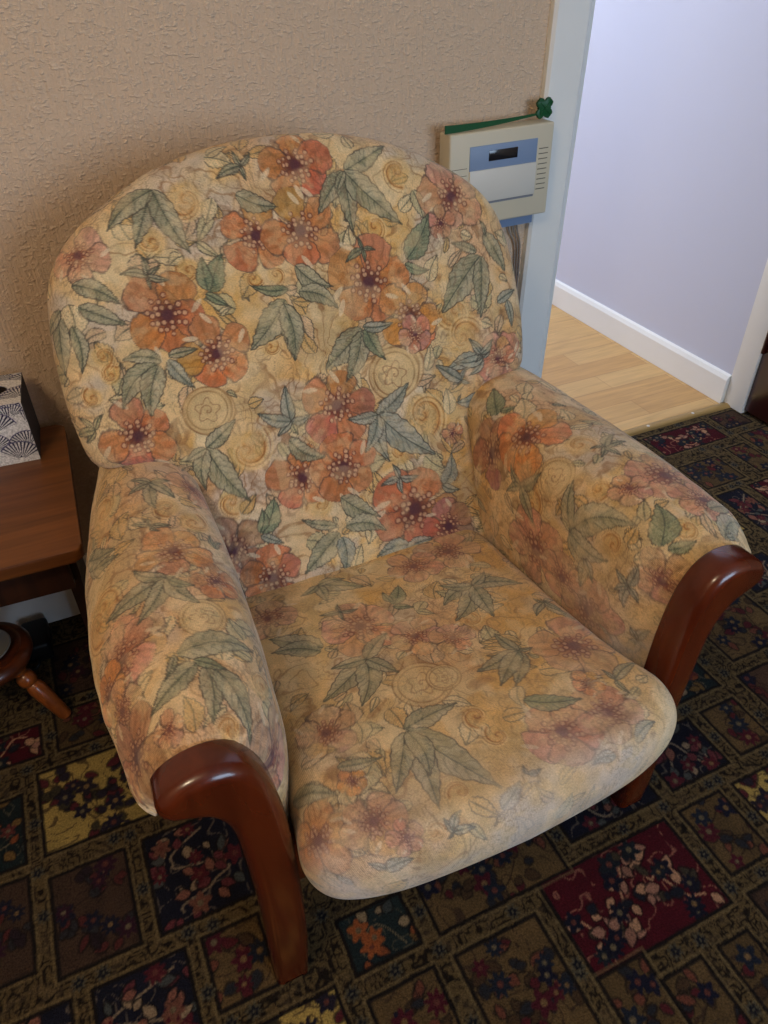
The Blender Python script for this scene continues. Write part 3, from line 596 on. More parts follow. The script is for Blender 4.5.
for t_ in ('trim_1', 'trim_2'):      # the old casing leans a little
    o_ = bpy.data.objects[t_]; o_.rotation_euler.y = .013; o_.location.x = .45*-.013 + .0135*0; o_.location.z = .0135
# the hall beyond the doorway
HX0, HY1 = .35, 4.4
sbox('wall_hall_right', (DX1+.004, DX1+.029, WY+.079, HY1, 0, H), M['lilac'])
sbox('wall_hall_left', (HX0-.1, HX0, WY+.121, HY1, 0, H), M['lilac'])
sbox('wall_hall_end', (HX0-.1, DX1+.10, HY1, HY1+.1, 0, H), M['lilac'])
sbox('wall_hall_near', (HX0, DX0-.012, WY+.121, WY+.128, 0, H), M['lilac'], extra=((DX0-.012, DX1, WY+.121, WY+.128, 2.03, H),))
sbox('ceiling_hall', (HX0-.1, DX1+.10, WY+.121, HY1+.1, H, H+.1), M['ceiling'])
bm = bmesh.new()
x = DX1+.004
add_prism(bm, [(x, 0), (x-.016, 0), (x-.016, .082), (x-.010, .095), (x, .099)], WY+.08, HY1, plane='xz')
struct('baseboard_hall', bm_mesh('baseboard_hall', bm), M['white'])
fl = sbox('floor_hall', (HX0-.1, DX1+.10, WY+.075, HY1+.1, -.06, -.001), M['laminate'])

# threshold bar
bm = bmesh.new()
add_prism(bm, [(WY+.046, 0), (WY+.050, .005), (WY+.062, .008), (WY+.076, .005), (WY+.08, -.001)], DX0, DX1, plane='yz')
th = tag(link('threshold_bar', bm_mesh('threshold_bar', bm, True, 50), None), 'thin brass bar where the patterned carpet meets the oak laminate in the doorway', 'threshold bar')
th.data.materials.append(M['brass'])
for px in (1.16, 1.36, 1.56, 1.74):
    b2 = bmesh.new(); add_lathe(b2, [(.005, 0), (.005, .0012), (.003, .002), (0, .002)], Matrix.Translation((px, WY+.062, .0072)), 12)
    link('screw', bm_mesh('screw', b2, True, 40), M['flap'], th)

# dark door leaf, swung into the room on the right
dr = thing('door_1', 'dark mahogany door leaf standing open into the room at the right edge', 'door', (1.893, WY-.02, 0))
dr['kind'] = 'structure'
def door_leaf():
    bm = bmesh.new()
    Lw = .78; T = .04
    add_box(bm, 1.893, 1.893+T, WY+.001-Lw, WY+.001, .012, 1.99, .003)
    me = bm_mesh('leaf', bm, True, 40)
    return me
link('leaf', door_leaf(), M['door'], dr)
bm = bmesh.new()
add_lathe(bm, [(.026, 0), (.026, .006), (.010, .010), (.010, .035), (.024, .045), (.027, .058), (.018, .068), (0, .070)], Matrix.Translation((1.893, WY-.73, 1.0)) @ Matrix.Rotation(-PI/2, 4, 'Y'), 24)
link('knob', bm_mesh('knob', bm, True, 50), M['brass'], dr)
for z in (.25, 1.0, 1.75):
    bm = bmesh.new(); add_lathe(bm, [(.006, -.04), (.006, .04)], Matrix.Translation((1.890, WY-.002, z)), 12)
    link('hinge', bm_mesh('hinge', bm, True, 40), M['door'], dr)

# ------------------------------------------------------------------ fitted carpet
PCOL = {'t': (82, 64, 40), 'c': (146, 122, 66), 'r': (64, 15, 23), 'n': (21, 21, 31), 'e': (26, 34, 35), 'b': (64, 47, 36)}
PANELS = [
 (.453, .711, .268, .42, 'r'), (.745, .836, .30, .42, 't'), (.869, .99, .30, .42, 'c'), (.93, 1.012, .46, .563, 't'), (.765, .896, .457, .563, 'n'),
 (.79, 1.013, .60, .717, 'e'), (1.088, 1.26, .636, .80, 't'), (1.064, 1.23, .46, .60, 'b'), (.645, .702, .06, .226, 't'), (.453, .533, .06, .267, 't'),
 (.537, .61, .06, .226, 't'), (.28, .42, .21, .382, 't'), (.274, .51, .42, .53, 't'), (.137, .242, .422, .503, 'e'), (.138, .242, .21, .383, 't'), (-.03, .10, .30, .42, 'c'),
 (-.058, .028, .46, .567, 't'), (-.113, .035, .60, .765, 'n'), (-.262, -.145, .602, .763, 'b'), (-.42, -.295, .627, .783, 'b'),
 (-.265, -.05, .808, .975, 'c'), (-.42, -.254, 1.017, 1.09, 'r'), (-.42, -.296, .808, .942, 'e'), (-.225, -.10, 1.012, 1.105, 't'), (-.215, -.09, 1.14, 1.292, 'b'),
 (-.22, -.087, .42, .565, 'n'), (-.36, -.252, .42, .567, 'n'), (1.504, 1.743, 1.305, 1.407, 'r'), (1.69, 1.76, 1.125, 1.258, 't'), (1.785, 1.90, 1.19, 1.30, 't'),
 (1.605, 1.73, .99, 1.091, 'r'), (1.49, 1.628, 1.125, 1.24, 't'), (.544, .731, .455, .53, 'n'), (-.25, -.06, .20, .385, 'r'), (.745, .83, .06, .265, 'b'), (.87, .99, .06, .265, 'e'),
 (1.03, 1.20, .30, .42, 'r'), (1.78, 1.88, 1.34, 1.42, 'b'), (1.30, 1.47, 1.20, 1.41, 'n'), (1.30, 1.45, .95, 1.16, 'c'), (1.49, 1.57, .90, 1.09, 'n'),
]
def overlap(a, b, g=.022):
    return a[0] < b[1]+g and b[0] < a[1]+g and a[2] < b[3]+g and b[2] < a[3]+g
def fill_panels():
    out = list(PANELS)
    rnd = random.Random(4)
    for p in PANELS:
        for i in (-1, 0, 1, 2):
            for j in (-1, 0, 1):
                q = (p[0]+i*1.032, p[1]+i*1.032, p[2]+j*.986, p[3]+j*.986, p[4])
                if q[0] > 2.3 or q[1] < -1.3 or q[3] < -.6 or q[2] > 1.47: continue
                if not any(overlap(q, r) for r in out): out.append(q)
    for _ in range(2600):      # close what is still open
        w, h = rnd.uniform(.055, .17), rnd.uniform(.05, .16)
        x, y = rnd.uniform(-1.3, 2.2), rnd.uniform(-.6, 1.45)
        q = (x, x+w, y, y+h, rnd.choice('ttbcnter'))
        if not any(overlap(q, r, .032) for r in out): out.append(q)
    return out

def blob(col, idx, P, x, y, a, L, W, c, al=1.0, ink=.6):
    d = P - (x, y)
    u = (d[:, 0]*math.cos(a)+d[:, 1]*math.sin(a))/L; v = (-d[:, 0]*math.sin(a)+d[:, 1]*math.cos(a))/W
    prof = np.where((u > 0) & (u < 1), np.sin(PI*np.clip(u, 0, 1)**.8), -1)
    e = (prof-np.abs(v))*W
    over(col, idx, (20, 16, 16), ink*sstep(-.0045, -.002, e)*(u > -.1)*(u < 1.1))
    over(col, idx, c, al*sstep(-.001, .0015, e))

def blossom(col, idx, P, x, y, r, c, cc, rnd, n=6):
    d = P - (x, y); R = np.hypot(d[:, 0], d[:, 1]); th = np.arctan2(d[:, 1], d[:, 0]) + rnd.uniform(0, 6)
    rr = r*(.78+.22*np.cos(n*th))
    over(col, idx, c, sstep(-.002, .001, rr-R))
    over(col, idx, cc, 1-sstep(.18*r, .34*r, R))

def stem_line(col, idx, P, pts, w, c):
    dmin = np.full(len(P), 9.)
    for (ax, ay), (bx, by) in zip(pts, pts[1:]):
        vx, vy = bx-ax, by-ay; L2 = vx*vx+vy*vy+1e-12
        t = np.clip(((P[:, 0]-ax)*vx+(P[:, 1]-ay)*vy)/L2, 0, 1)
        dmin = np.minimum(dmin, np.hypot(P[:, 0]-ax-t*vx, P[:, 1]-ay-t*vy))
    over(col, idx, c, 1-sstep(w*.6, w*1.4, dmin))

STYLE = {  # flower colours, leaf colours, stem
 't': (((22, 22, 36), (26, 30, 40), (64, 22, 30)), ((70, 26, 30), (34, 34, 38), (60, 44, 30), (92, 52, 40)), (46, 34, 24)),
 'c': (((30, 26, 36), (34, 28, 34)), ((36, 30, 38), (74, 30, 34), (50, 44, 32)), (84, 66, 38)),
 'r': (((20, 20, 32), (24, 28, 34)), ((150, 112, 86), (134, 96, 80), (52, 46, 36), (24, 26, 34), (120, 84, 70)), (150, 110, 84)),
 'n': (((96, 60, 48), (70, 26, 32)), ((124, 104, 82), (110, 70, 58), (60, 62, 60), (84, 40, 44)), (112, 96, 78)),
 'e': (((130, 70, 38), (84, 40, 36)), ((122, 104, 80), (112, 60, 36), (96, 72, 40), (54, 58, 56)), (92, 82, 62)),
 'b': (((24, 24, 36), (44, 22, 32), (26, 26, 36)), ((36, 26, 30), (72, 34, 32), (40, 38, 40)), (44, 32, 26))}

def paint_carpet(P):
    rnd = random.Random(11)
    col = np.empty((len(P), 3)); col[:] = (80, 65, 41)
    n = fbm(P*55, 3, 3); n2 = fbm(P*18, 8, 3)
    over(col, slice(None), (72, 58, 37), sstep(.5, .7, n2)*.6)
    sc1 = lines_of(fbm(P*40, 5, 2), 5.0, .22)
    over(col, slice(None), (20, 15, 13), sc1*.92)
    over(col, slice(None), (20, 15, 13), lines_of(fbm(P*62+9, 6, 2), 3.0, .14)*.7)
    over(col, slice(None), (88, 72, 50), sstep(.60, .70, fbm(P*75, 15, 2))*.45)
    allp = fill_panels()
    order = np.argsort(P[:, 1], kind='stable'); ys = P[order, 1]
    def near(x0, x1, y0, y1):
        a, b = np.searchsorted(ys, (y0, y1))
        i = order[a:b]
        return i[(P[i, 0] >= x0) & (P[i, 0] <= x1)]
    for (x0, x1, y0, y1, k) in allp:
        g = .012
        idx = near(x0-g, x1+g, y0-g, y1+g)
        if not len(idx): continue
        Q = P[idx]
        dx = np.maximum(x0-Q[:, 0], Q[:, 0]-x1); dy = np.maximum(y0-Q[:, 1], Q[:, 1]-y1)
        e = np.maximum(dx, dy) + (fbm(Q*60, 2, 2)-.5)*.002
        over(col, idx, (22, 18, 17), 1-sstep(.002, .0045, e))
        over(col, idx, (98, 82, 54), .7*(1-sstep(.0012, .0028, np.abs(e-.0065))))
        ins = idx[e < -.001]
        if not len(ins): continue
        Q = P[ins]
        c = np.asarray(PCOL[k], float)*rnd.uniform(.88, 1.08)
        col[ins] = c
        nn = fbm(Q*40, rnd.randint(0, 99), 2)
        col[ins] *= (.9+.2*nn)[:, None]
        over(col, ins, STYLE[k][2] if k in 'rne' else (40, 28, 24), lines_of(fbm(Q*26+rnd.uniform(0, 9), rnd.randint(0, 99), 2), 3.2, .07)*.6)
        fl, lf, stc = STYLE[k]
        w, h = x1-x0, y1-y0; cx, cy = (x0+x1)/2, (y0+y1)/2
        area = w*h
        # a waving branch, blossoms along it, leaves around
        m = max(4, int(area/.0018)); m = min(m, 17)
        ph = rnd.uniform(0, 6.28)
        pts = []
        for i in range(m):
            f = (i+.5)/m
            if h > w: pts.append((cx + .32*w*math.sin(ph+f*9)+rnd.uniform(-.1, .1)*w, y0+.08*h+.84*h*f))
            else: pts.append((x0+.08*w+.84*w*f, cy+.32*h*math.sin(ph+f*9)+rnd.uniform(-.1, .1)*h))
        stem_line(col, ins, Q, [tuple(p) for p in catmull(pts, 5*m)], .0019 if k in 'rn' else .0012, stc)
        for p in pts:
            for _ in range(3 if k != 'c' else 4):
                a = rnd.uniform(0, 6.28); q = rnd.uniform(.008, .028)
                blob(col, ins, Q, p[0]+q*math.cos(a), p[1]+q*math.sin(a), a+rnd.uniform(-.8, .8), rnd.uniform(.015, .030), rnd.uniform(.005, .009), rnd.choice(lf))
        for i, p in enumerate(pts):
            if i % 2 == 0 or rnd.random() < .35:
                a = rnd.uniform(0, 6.28); q = rnd.uniform(.012, .03)
                blossom(col, ins, Q, min(max(p[0]+q*math.cos(a), x0+.012), x1-.012), min(max(p[1]+q*math.sin(a), y0+.012), y1-.012), rnd.uniform(.013, .020), rnd.choice(fl), rnd.choice(((104, 80, 52), (84, 46, 40), (92, 80, 60))), rnd, rnd.choice((5, 6, 8)))
        over(col, ins, (22, 18, 17), sstep(-.0035, -.0015, e[e < -.001])*.7)
    for (x0, x1, y0, y1, k) in allp:     # small rosettes in the border strips
        for (gx, gy) in ((x0-.018, y1+.019), (x1+.018, (y0+y1)/2), ((x0+x1)/2, y0-.019)):
            if any(q[0]-.006 < gx < q[1]+.006 and q[2]-.006 < gy < q[3]+.006 for q in allp): continue
            idx = near(gx-.02, gx+.02, gy-.02, gy+.02)
            if not len(idx): continue
            Q = P[idx]
            blossom(col, idx, Q, gx, gy, .012, (72, 66, 52), (20, 20, 26), rnd, 8)
            blossom(col, idx, Q, gx, gy, .0075, (20, 20, 26), (78, 72, 58), rnd, 5)
    return col

def spaced(*seg):
    out = []
    for a, b, s in seg:
        out.append(np.linspace(a, b, max(2, int(round((b-a)/s))+1)))
    return np.unique(np.concatenate(out).round(5))
CX = spaced((RX0-.1, -.95, .05), (-.95, -.45, .006), (-.45, 1.93, .0024), (1.93, 2.2, .006), (2.2, RX1+.1, .05))
CY = spaced((RY0-.1, -.4, .05), (-.4, .10, .006), (.10, 1.455, .0024))
gx, gy = np.meshgrid(CX, CY)
P = np.stack([gx.ravel(), gy.ravel()], 1)
nx, ny = len(CX), len(CY)
q = (np.arange(ny-1)[:, None]*nx + np.arange(nx-1)[None]).ravel()
Fq = np.stack([q, q+1, q+nx+1, q+nx], 1)
ccol = paint_carpet(P)
V3 = np.c_[P, np.zeros(len(P))]
struct('floor', mesh_np('floor', V3, Fq, None, ccol), M['carpet'])
# ------------------------------------------------------------------ armchair
chair = thing('armchair', 'rounded armchair in faded floral fabric with scrolled mahogany arm fronts', 'armchair', (.356, .75, 0))
CXM = .356
AL = math.atan(.45)
E_ = np.array([0, math.sin(AL), math.cos(AL)]); N_ = np.array([0, -math.cos(AL), math.sin(AL)]); O_ = np.array([CXM, .865, .38])

def pillow(name, outline, centre, place, r_edge, depth, back, nth, nr, crown=0.0, motifs=None, seed=1, A=1.0, warm=0.0, mat=None, sag=None, wob=.0, daylit_fade=None):
    """A stuffed cushion over a star-shaped outline. place(q, h) turns outline plane coordinates and height into points."""
    c = np.asarray(centre, float)
    B = resample(catmull(np.asarray(outline, float), 1600, True), nth, True)
    D = B - c; R = np.linalg.norm(D, axis=1); U = D/R[:, None]
    ne = max(10, int(nr*.32))
    rows_q, rows_h, rows_s = [], [], []
    rin = R - r_edge
    for k in range(nr):
        f = (k+.35)/nr
        rows_q.append(c + U*(rin*f)[:, None]); rows_s.append(rows_q[-1])
        rows_h.append(depth + crown*(1-f**2.2)*np.ones(nth))
    arc = 0.0; po, ph = 0.0, depth
    for k in range(ne+1):
        a = (PI/2)*k/ne
        off = r_edge*math.sin(a)**.9; h = depth*math.cos(a)**.9 if k < ne else 0.0
        arc += math.hypot(off-po, h-ph); po, ph = off, h
        rows_q.append(c + U*(rin+off)[:, None]); rows_h.append(np.full(nth, h)); rows_s.append(c + U*(rin+arc)[:, None])
    nb = max(6, ne//2)
    for k in range(1, nb+1):
        a = (PI/2)*k/nb
        off = r_edge*(1 - .55*(1-math.cos(a))); h = -back*math.sin(a)
        arc += math.hypot(off-po, h-ph); po, ph = off, h
        rows_q.append(c + U*(rin+off)[:, None]); rows_h.append(np.full(nth, h)); rows_s.append(c + U*(rin+arc)[:, None])
    rows_q.append(c + U*(rin*.5)[:, None]); rows_h.append(np.full(nth, -back)); rows_s.append(c+U*(rin*.5)[:, None])
    Q = np.concatenate(rows_q); Hh = np.concatenate(rows_h); S = np.concatenate(rows_s)
    if wob: Hh = Hh + wob*(fbm(Q*13, seed+3, 3)-.5)*2*sstep(.0, .03, Hh+.02)
    if sag is not None: Hh = Hh + sag(Q)*sstep(0, depth, Hh)
    V = place(Q, Hh)
    m = len(rows_q)
    i = (np.arange(m-1)[:, None]*nth + np.arange(nth)[None]).ravel()
    j = (np.arange(m-1)[:, None]*nth + ((np.arange(nth)+1) % nth)[None]).ravel()
    F = np.stack([i, j, j+nth, i+nth], 1)
    # close both poles with small fans expressed as quads' degenerate-free tris is avoided: add centre verts as tri meshes
    V = np.vstack([V, V[:nth].mean(0), V[-nth:].mean(0)]); S = np.vstack([S, c, c])
    a = np.arange(nth); b = (a+1) % nth
    T = np.concatenate([np.stack([F[:, 0], F[:, 1], F[:, 2]], 1), np.stack([F[:, 0], F[:, 2], F[:, 3]], 1),
                        np.stack([np.full(nth, m*nth), b, a], 1), np.stack([np.full(nth, m*nth+1), (m-1)*nth+a, (m-1)*nth+b], 1)])
    col = paint_cloth(S, motifs or random_motifs(S, seed), seed, A, warm, daylit_fade)
    me = mesh_np(name, V, T[:, ::-1], S, col)
    return link(name, me, mat or M['cloth'], chair)

def place_back(q, h):
    bow = -.05*(q[:, 0]/.38)**2*0
    return O_ + np.stack([q[:, 0], q[:, 0]*0, q[:, 0]*0], 1) + E_*q[:, 1:2] + N_*(h + bow - .045)[:, None]

half_ = [(.245, -.055), (.245, .05), (.243, .13), (.246, .175), (.262, .208), (.295, .232), (.335, .240), (.362, .246), (.378, .268), (.385, .325), (.3855, .38),
        (.381, .44), (.368, .50), (.346, .541), (.315, .572), (.265, .605), (.19, .641), (.11, .662), (.04, .670)]
half = half_
out_back = [(x*.984 if y > .2 else x, y) for x, y in half] + [(-x, y) for x, y in half[::-1]]
sag_b = lambda q: -.012*np.exp(-((q[:, 1]-.02)/.06)**2)
pillow('back_cushion', out_back, (0, .36), place_back, .052, .05, .045, 1440, 180, .014, MOT['back'], 3, sag=sag_b, wob=.0025)

# upholstered shell behind the back cushion
shell = [(x*.985, .03+(y-.03)*.978 if y > .3 else y-.02) for x, y in out_back]
def place_shell(q, h): return O_ + np.stack([q[:, 0], q[:, 0]*0, q[:, 0]*0], 1) + E_*q[:, 1:2] + N_*(h-.125)[:, None]
pillow('back_shell', shell, (0, .36), place_shell, .03, .035, .045, 420, 40, 0, None, 17)

# arms: a section carried from the front post to the back
STN = np.array([  # y, outer, inner, top
 (.470, -.050, .076, .563), (.474, -.057, .082, .570), (.482, -.063, .088, .575), (.50, -.070, .094, .578), (.54, -.080, .100, .582), (.60, -.089, .107, .586), (.66, -.092, .113, .588),
 (.74, -.090, .118, .590), (.82, -.083, .121, .592), (.90, -.070, .120, .596), (.98, -.053, .118, .600), (1.06, -.032, .116, .602), (1.12, -.014, .114, .602)])
def arm_section(xo, xi, zt, g=1.0):
    W = xi-xo
    return [(xi-.012, .27), (xi-.004, .36), (xi, .45), (xi-.006, .505), (xi-.06*W, zt-.045), (xi-.17*W, zt-.018), (xi-.32*W, zt-.004), (xi-.50*W, zt), (xi-.68*W, zt-.006), (xi-.84*W, zt-.026), (xi-.95*W, zt-.055),
            (xo, zt-.088*(.5+.5*g)), (xo+.03*W, zt-.118*g), (xo+.13*W, zt-.140*g), (xo+.30*W, zt-.152*g), (xo+.50*W, zt-.170*g), (xo+.64*W, zt-.21), (xo+.67*W, .30), (xo+.67*W, .22)]
def make_arm(side, motifs, seed):
    ny_, ns_ = 380, 450
    base = np.linspace(0, 1, ny_)
    y = .470 + (1.12-.470)*base
    par = np.stack([np.interp(y, STN[:, 0], STN[:, k]) for k in (1, 2, 3)], 1)
    f_ = sstep(.475, .55, y)
    if side < 0: par[:, 0] += .010*f_; par[:, 1] += .010*f_
    else: par[:, 0] -= .008*f_ + .011*np.exp(-((y-.52)/.07)**2); par[:, 1] += .010*f_; par[:, 2] += .009*f_
    gg = .54 + .38*sstep(.49, .72, y)
    k = np.ones(9)/9    # soften the station kinks, not the rounded front
    for c in range(3):
        p = np.pad(par[:, c], 4, mode='edge'); s = np.convolve(p, k, 'valid'); w = sstep(.50, .54, y)
        par[:, c] = par[:, c]*(1-w)+s*w
    # one even spacing along the section for every station
    ref = catmull(np.array(arm_section(-.09, .115, .588)), 900)
    s = np.r_[0, np.cumsum(np.linalg.norm(np.diff(ref, axis=0), axis=1))]
    tt = np.interp(np.linspace(0, s[-1], ns_), s, np.linspace(0, 1, 900))
    sref = np.linspace(0, s[-1], ns_)
    rows, rs = [], []
    for i in range(ny_):
        c = catmull(np.array(arm_section(*par[i], gg[i])), 900)
        c = np.stack([np.interp(tt, np.linspace(0, 1, 900), c[:, 0]), np.interp(tt, np.linspace(0, 1, 900), c[:, 1])], 1)
        rows.append(np.c_[c[:, 0], np.full(ns_, y[i]), c[:, 1]]); rs.append(np.c_[sref, np.full(ns_, y[i])])
    V = np.concatenate(rows); S = np.concatenate(rs)
    # gathered puckers close to the post, slight unevenness elsewhere
    pk = np.exp(-((V[:, 1]-.47)/.03)**2)
    nrm = np.stack([V[:, 0]-.01, V[:, 2]-.50], 1); nrm /= np.linalg.norm(nrm, axis=1)[:, None]+1e-9
    d = .0007*pk*np.sin(S[:, 0]*420+3*np.sin(S[:, 0]*60)) + .003*(fbm(S*13, seed, 3)-.5)
    d *= (V[:, 2] > .40)
    V[:, 0] += nrm[:, 0]*d; V[:, 2] += nrm[:, 1]*d
    i = (np.arange(ny_-1)[:, None]*ns_ + np.arange(ns_-1)[None]).ravel()
    F = np.stack([i, i+1, i+ns_+1, i+ns_], 1)
    lo = np.arange(ny_-1)*ns_
    F = np.vstack([F, np.stack([lo+ns_-1, lo, lo+ns_, lo+2*ns_-1], 1)])      # underside
    n0 = len(V)
    c0, c1 = [np.array([p[1]-.2*(p[1]-p[0]), yy, p[2]-.055]) for p, yy in ((par[0], y[0]), (par[-1], y[-1]))]
    V = np.vstack([V, c0, c1]); S = np.vstack([S, S[:ns_].mean(0), S[-ns_:].mean(0)])
    a = np.arange(ns_); b = (a+1) % ns_
    T = np.concatenate([F[:, [0, 1, 2]], F[:, [0, 2, 3]], np.stack([np.full(ns_, n0), b, a], 1), np.stack([np.full(ns_, n0+1), n0-ns_+a, n0-ns_+b], 1)])
    if side > 0: V[:, 0] = 2*CXM - V[:, 0]; T = T[:, ::-1]
    wr = (lambda q: .85*sstep(.30, .18, q[:, 0])*sstep(.75, .55, q[:, 1])) if side > 0 else None  # cool daylight tint painted on the lower inner face of the right arm
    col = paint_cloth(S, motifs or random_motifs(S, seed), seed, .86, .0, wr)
    return link('armrest', mesh_np('armrest', V, T[:, ::-1], S, col), M['cloth'], chair)
make_arm(-1, MOT['arm_l'], 5)
make_arm(1, MOT['arm_r'], 6)

# scrolled front posts that run down into the front legs
POST = [(.027, 0), (.028, .10), (.028, .25), (.0255, .37), (.0215, .445), (.013, .482), (-.002, .506), (-.022, .517), (-.037, .525), (-.045, .538), (-.043, .553), (-.030, .566), (-.008, .575), (.018, .576),
        (.042, .565), (.059, .541), (.070, .505), (.077, .45), (.081, .36), (.082, .25), (.081, .12), (.075, 0)]
for side in (-1, 1):
    top = catmull(np.array(POST), 150)
    if side > 0: top = np.stack([2*CXM-.019*sstep(.05, .45, top[:, 1])+.018*(1-sstep(0, .3, top[:, 1]))-top[:, 0], top[:, 1]+.008*sstep(.40, .5, top[:, 1])], 1)[::-1]
    top = resample(top, 190, True)
    t = np.roll(top, -2, 0)-np.roll(top, 2, 0); t /= np.linalg.norm(t, axis=1)[:, None]
    nin = np.stack([-t[:, 1], t[:, 0]], 1)
    if np.sum(top[:, 0]*np.roll(top[:, 1], -1)-np.roll(top[:, 0], -1)*top[:, 1]) < 0: nin = -nin
    rows = []
    for k in range(8):                      # rounded front edge
        a = PI/2*k/7; rows.append((.015*(1-math.sin(a)), .432+.015*(1-math.cos(a))))
    for k in range(1, 5):
        a = PI/2*k/4; rows.append((.006*(1-math.cos(a)), .472+.006*math.sin(a)))
    bm = bmesh.new(); rings = []
    for ins, y in rows:
        q = top + nin*ins
        rings.append([bm.verts.new((p[0], y+(.02 if side < 0 else .031)*max(0.0, 1-max(p[1], 0.0)/.40)**1.3, max(p[1], 0.0))) for p in q])
    m = len(top)
    for A_, B_ in zip(rings, rings[1:]):
        for i in range(m): bm.faces.new((A_[i], A_[(i+1) % m], B_[(i+1) % m], B_[i]))
    bm.faces.new(rings[0][::-1]); bm.faces.new(rings[-1])
    link('front_leg', bm_mesh('front_leg', bm, True, 50), M['post'], chair)

# seat cushion: T-shaped front that laps in front of the posts
hs = [(.02, .283), (.10, .279), (.17, .271), (.222, .256), (.250, .236), (.262, .205), (.257, .165), (.250, .10), (.249, 0), (.247, -.14), (.244, -.25), (.215, -.285), (.12, -.29)]
out_seat = [(x, y) for x, y in hs] + [(-x, y) for x, y in hs[::-1]]
def place_seat(q, h):
    y = .622 - q[:, 1]
    z = .348 + (.62-y)*.145 + h
    return np.stack([CXM - .014 + q[:, 0]*.997, y, z], 1)
sag_s = lambda q: -.010*np.exp(-((q[:, 0])/.16)**2-((q[:, 1]+.05)/.16)**2)
pillow('seat_cushion', out_seat, (0, .0), place_seat, .05, .062, .055, 1180, 165, .014, MOT['seat'], 8, .80, .16, sag=sag_s, wob=.002, daylit_fade=lambda q: sstep(.17, .31, q[:, 1]+.05*(fbm(q*12, 91, 3)-.5))*.66 + .22*sstep(.0, .2, q[:, 1]))  # front roll paled by painted-in daylight, partly faded cloth

# what carries it: rails, rear legs, dark lining below
bm = bmesh.new(); add_box(bm, .085, .627, .486, .530, .205, .30, .006)
link('front_rail', bm_mesh('front_rail', bm, True, 40), M['post'], chair)
bm = bmesh.new()
add_box(bm, .09, .622, .53, 1.13, .20, .285, .01)
link('seat_base', bm_mesh('seat_base', bm, True, 40), M['lining'], chair)
for side in (-1, 1):
    x = CXM + side*.27
    bm = bmesh.new()
    pts = [(1.05, .24), (1.10, .24), (1.135, .12), (1.165, 0), (1.135, 0), (1.10, .10)]
    add_prism(bm, pts, x-.02, x+.02, 'yz', bevel=.004)
    link('rear_leg', bm_mesh('rear_leg', bm, True, 40), M['post'], chair)
# ------------------------------------------------------------------ side table with the tissue box
tb = thing('side_table', 'low brown wooden side table with rounded corners between the wall and the armchair', 'table', (-.06, 1.15, 0))
TA = math.radians(-2.0)
def tpt(x, y):      # table frame -> world; origin at the front right corner
    return (-.067 + x*math.cos(TA) - y*math.sin(TA), .952 + x*math.sin(TA) + y*math.cos(TA))
def rrect(x0, x1, y0, y1, r, n=7):
    o = []
    for cx, cy, a0 in ((x1-r, y0+r, -PI/2), (x1-r, y1-r, 0), (x0+r, y1-r, PI/2), (x0+r, y0+r, PI)):
        for k in range(n+1):
            a = a0 + PI/2*k/n
            o.append((cx+r*math.cos(a), cy+r*math.sin(a)))
    return o
bm = bmesh.new()
add_prism(bm, [tpt(*p) for p in rrect(-.56, 0, 0, .40, .014)], .468, .49, 'xy', .004, 3)
link('table_top', bm_mesh('table_top', bm, True, 40), M['table'], tb)
def tbox(name, x0, x1, y0, y1, z0, z1, m, bv=.004):
    bm = bmesh.new()
    add_prism(bm, [tpt(*p) for p in ((x0, y0), (x1, y0), (x1, y1), (x0, y1))], z0, z1, 'xy', bv, 2)
    return link(name, bm_mesh(name, bm, True, 40), m, tb)
tbox('apron', -.53, -.03, .030, .048, .395, .4675, M['darkwood'], .002)
tbox('apron', -.53, -.03, .352, .370, .395, .4675, M['darkwood'], .002)
tbox('apron', -.036, -.020, .05, .35, .395, .4675, M['darkwood'], .002)
tbox('apron', -.540, -.524, .05, .35, .395, .4675, M['darkwood'], .002)
for x0 in (-.062, -.538):
    tbox('end_panel', x0, x0+.022, .205, .345, .012, .3945, M['darkwood'])
    tbox('foot', x0-.004, x0+.026, .15, .375, 0, .0125, M['darkwood'])

def painted_quad(me_parts, p0, ux, uy, w, h, n, fn, keep=None):
    """A fine grid on a flat face with its own colours, collected for one mesh."""
    nx_, ny_ = n
    u, v = np.meshgrid(np.linspace(0, w, nx_), np.linspace(0, h, ny_)); u, v = u.ravel(), v.ravel()
    V = np.asarray(p0, float) + np.asarray(ux, float)*u[:, None] + np.asarray(uy, float)*v[:, None]
    i = (np.arange(ny_-1)[:, None]*nx_ + np.arange(nx_-1)[None]).ravel()
    F = np.stack([i, i+1, i+nx_+1, i+nx_], 1)
    if keep is not None:
        cu, cv = u[F].mean(1), v[F].mean(1); F = F[keep(cu, cv)]
    me_parts.append((V, F, fn(np.stack([u, v], 1))))

def fans(seed, dense=1.0):
    def fn(p):
        rnd = random.Random(seed)
        col = np.empty((len(p), 3)); col[:] = (214, 210, 206)
        for k in range(16):
            cx, cy = rnd.uniform(-.01, .13), .118-.0075*k; r = rnd.uniform(.026, .038); a0 = rnd.uniform(.7, 2.4)
            d = p-(cx, cy); R = np.hypot(d[:, 0], d[:, 1]); th = np.arctan2(d[:, 1], d[:, 0])
            ins = (np.abs(((th-a0+PI) % (2*PI))-PI) < 1.05)*(R < r)
            over(col, slice(None), (214, 210, 206), ins*1.0)
            ray = sstep(.16, .30, np.abs(((th*5.5+k) % 1.0)-.5))
            over(col, slice(None), (34, 32, 58), ins*(1-ray)*(R > .12*r)*(R < .95*r)*.98)
            over(col, slice(None), (60, 56, 92), ins*(R > .94*r)*.8)
        return col
    return fn
tx = thing('tissue_box', 'white cube tissue box with navy fan print standing on the side table', 'tissue box', (-.16, 1.296, .49))
TB = math.radians(-4.0)
c_, s_ = math.cos(TB), math.sin(TB)
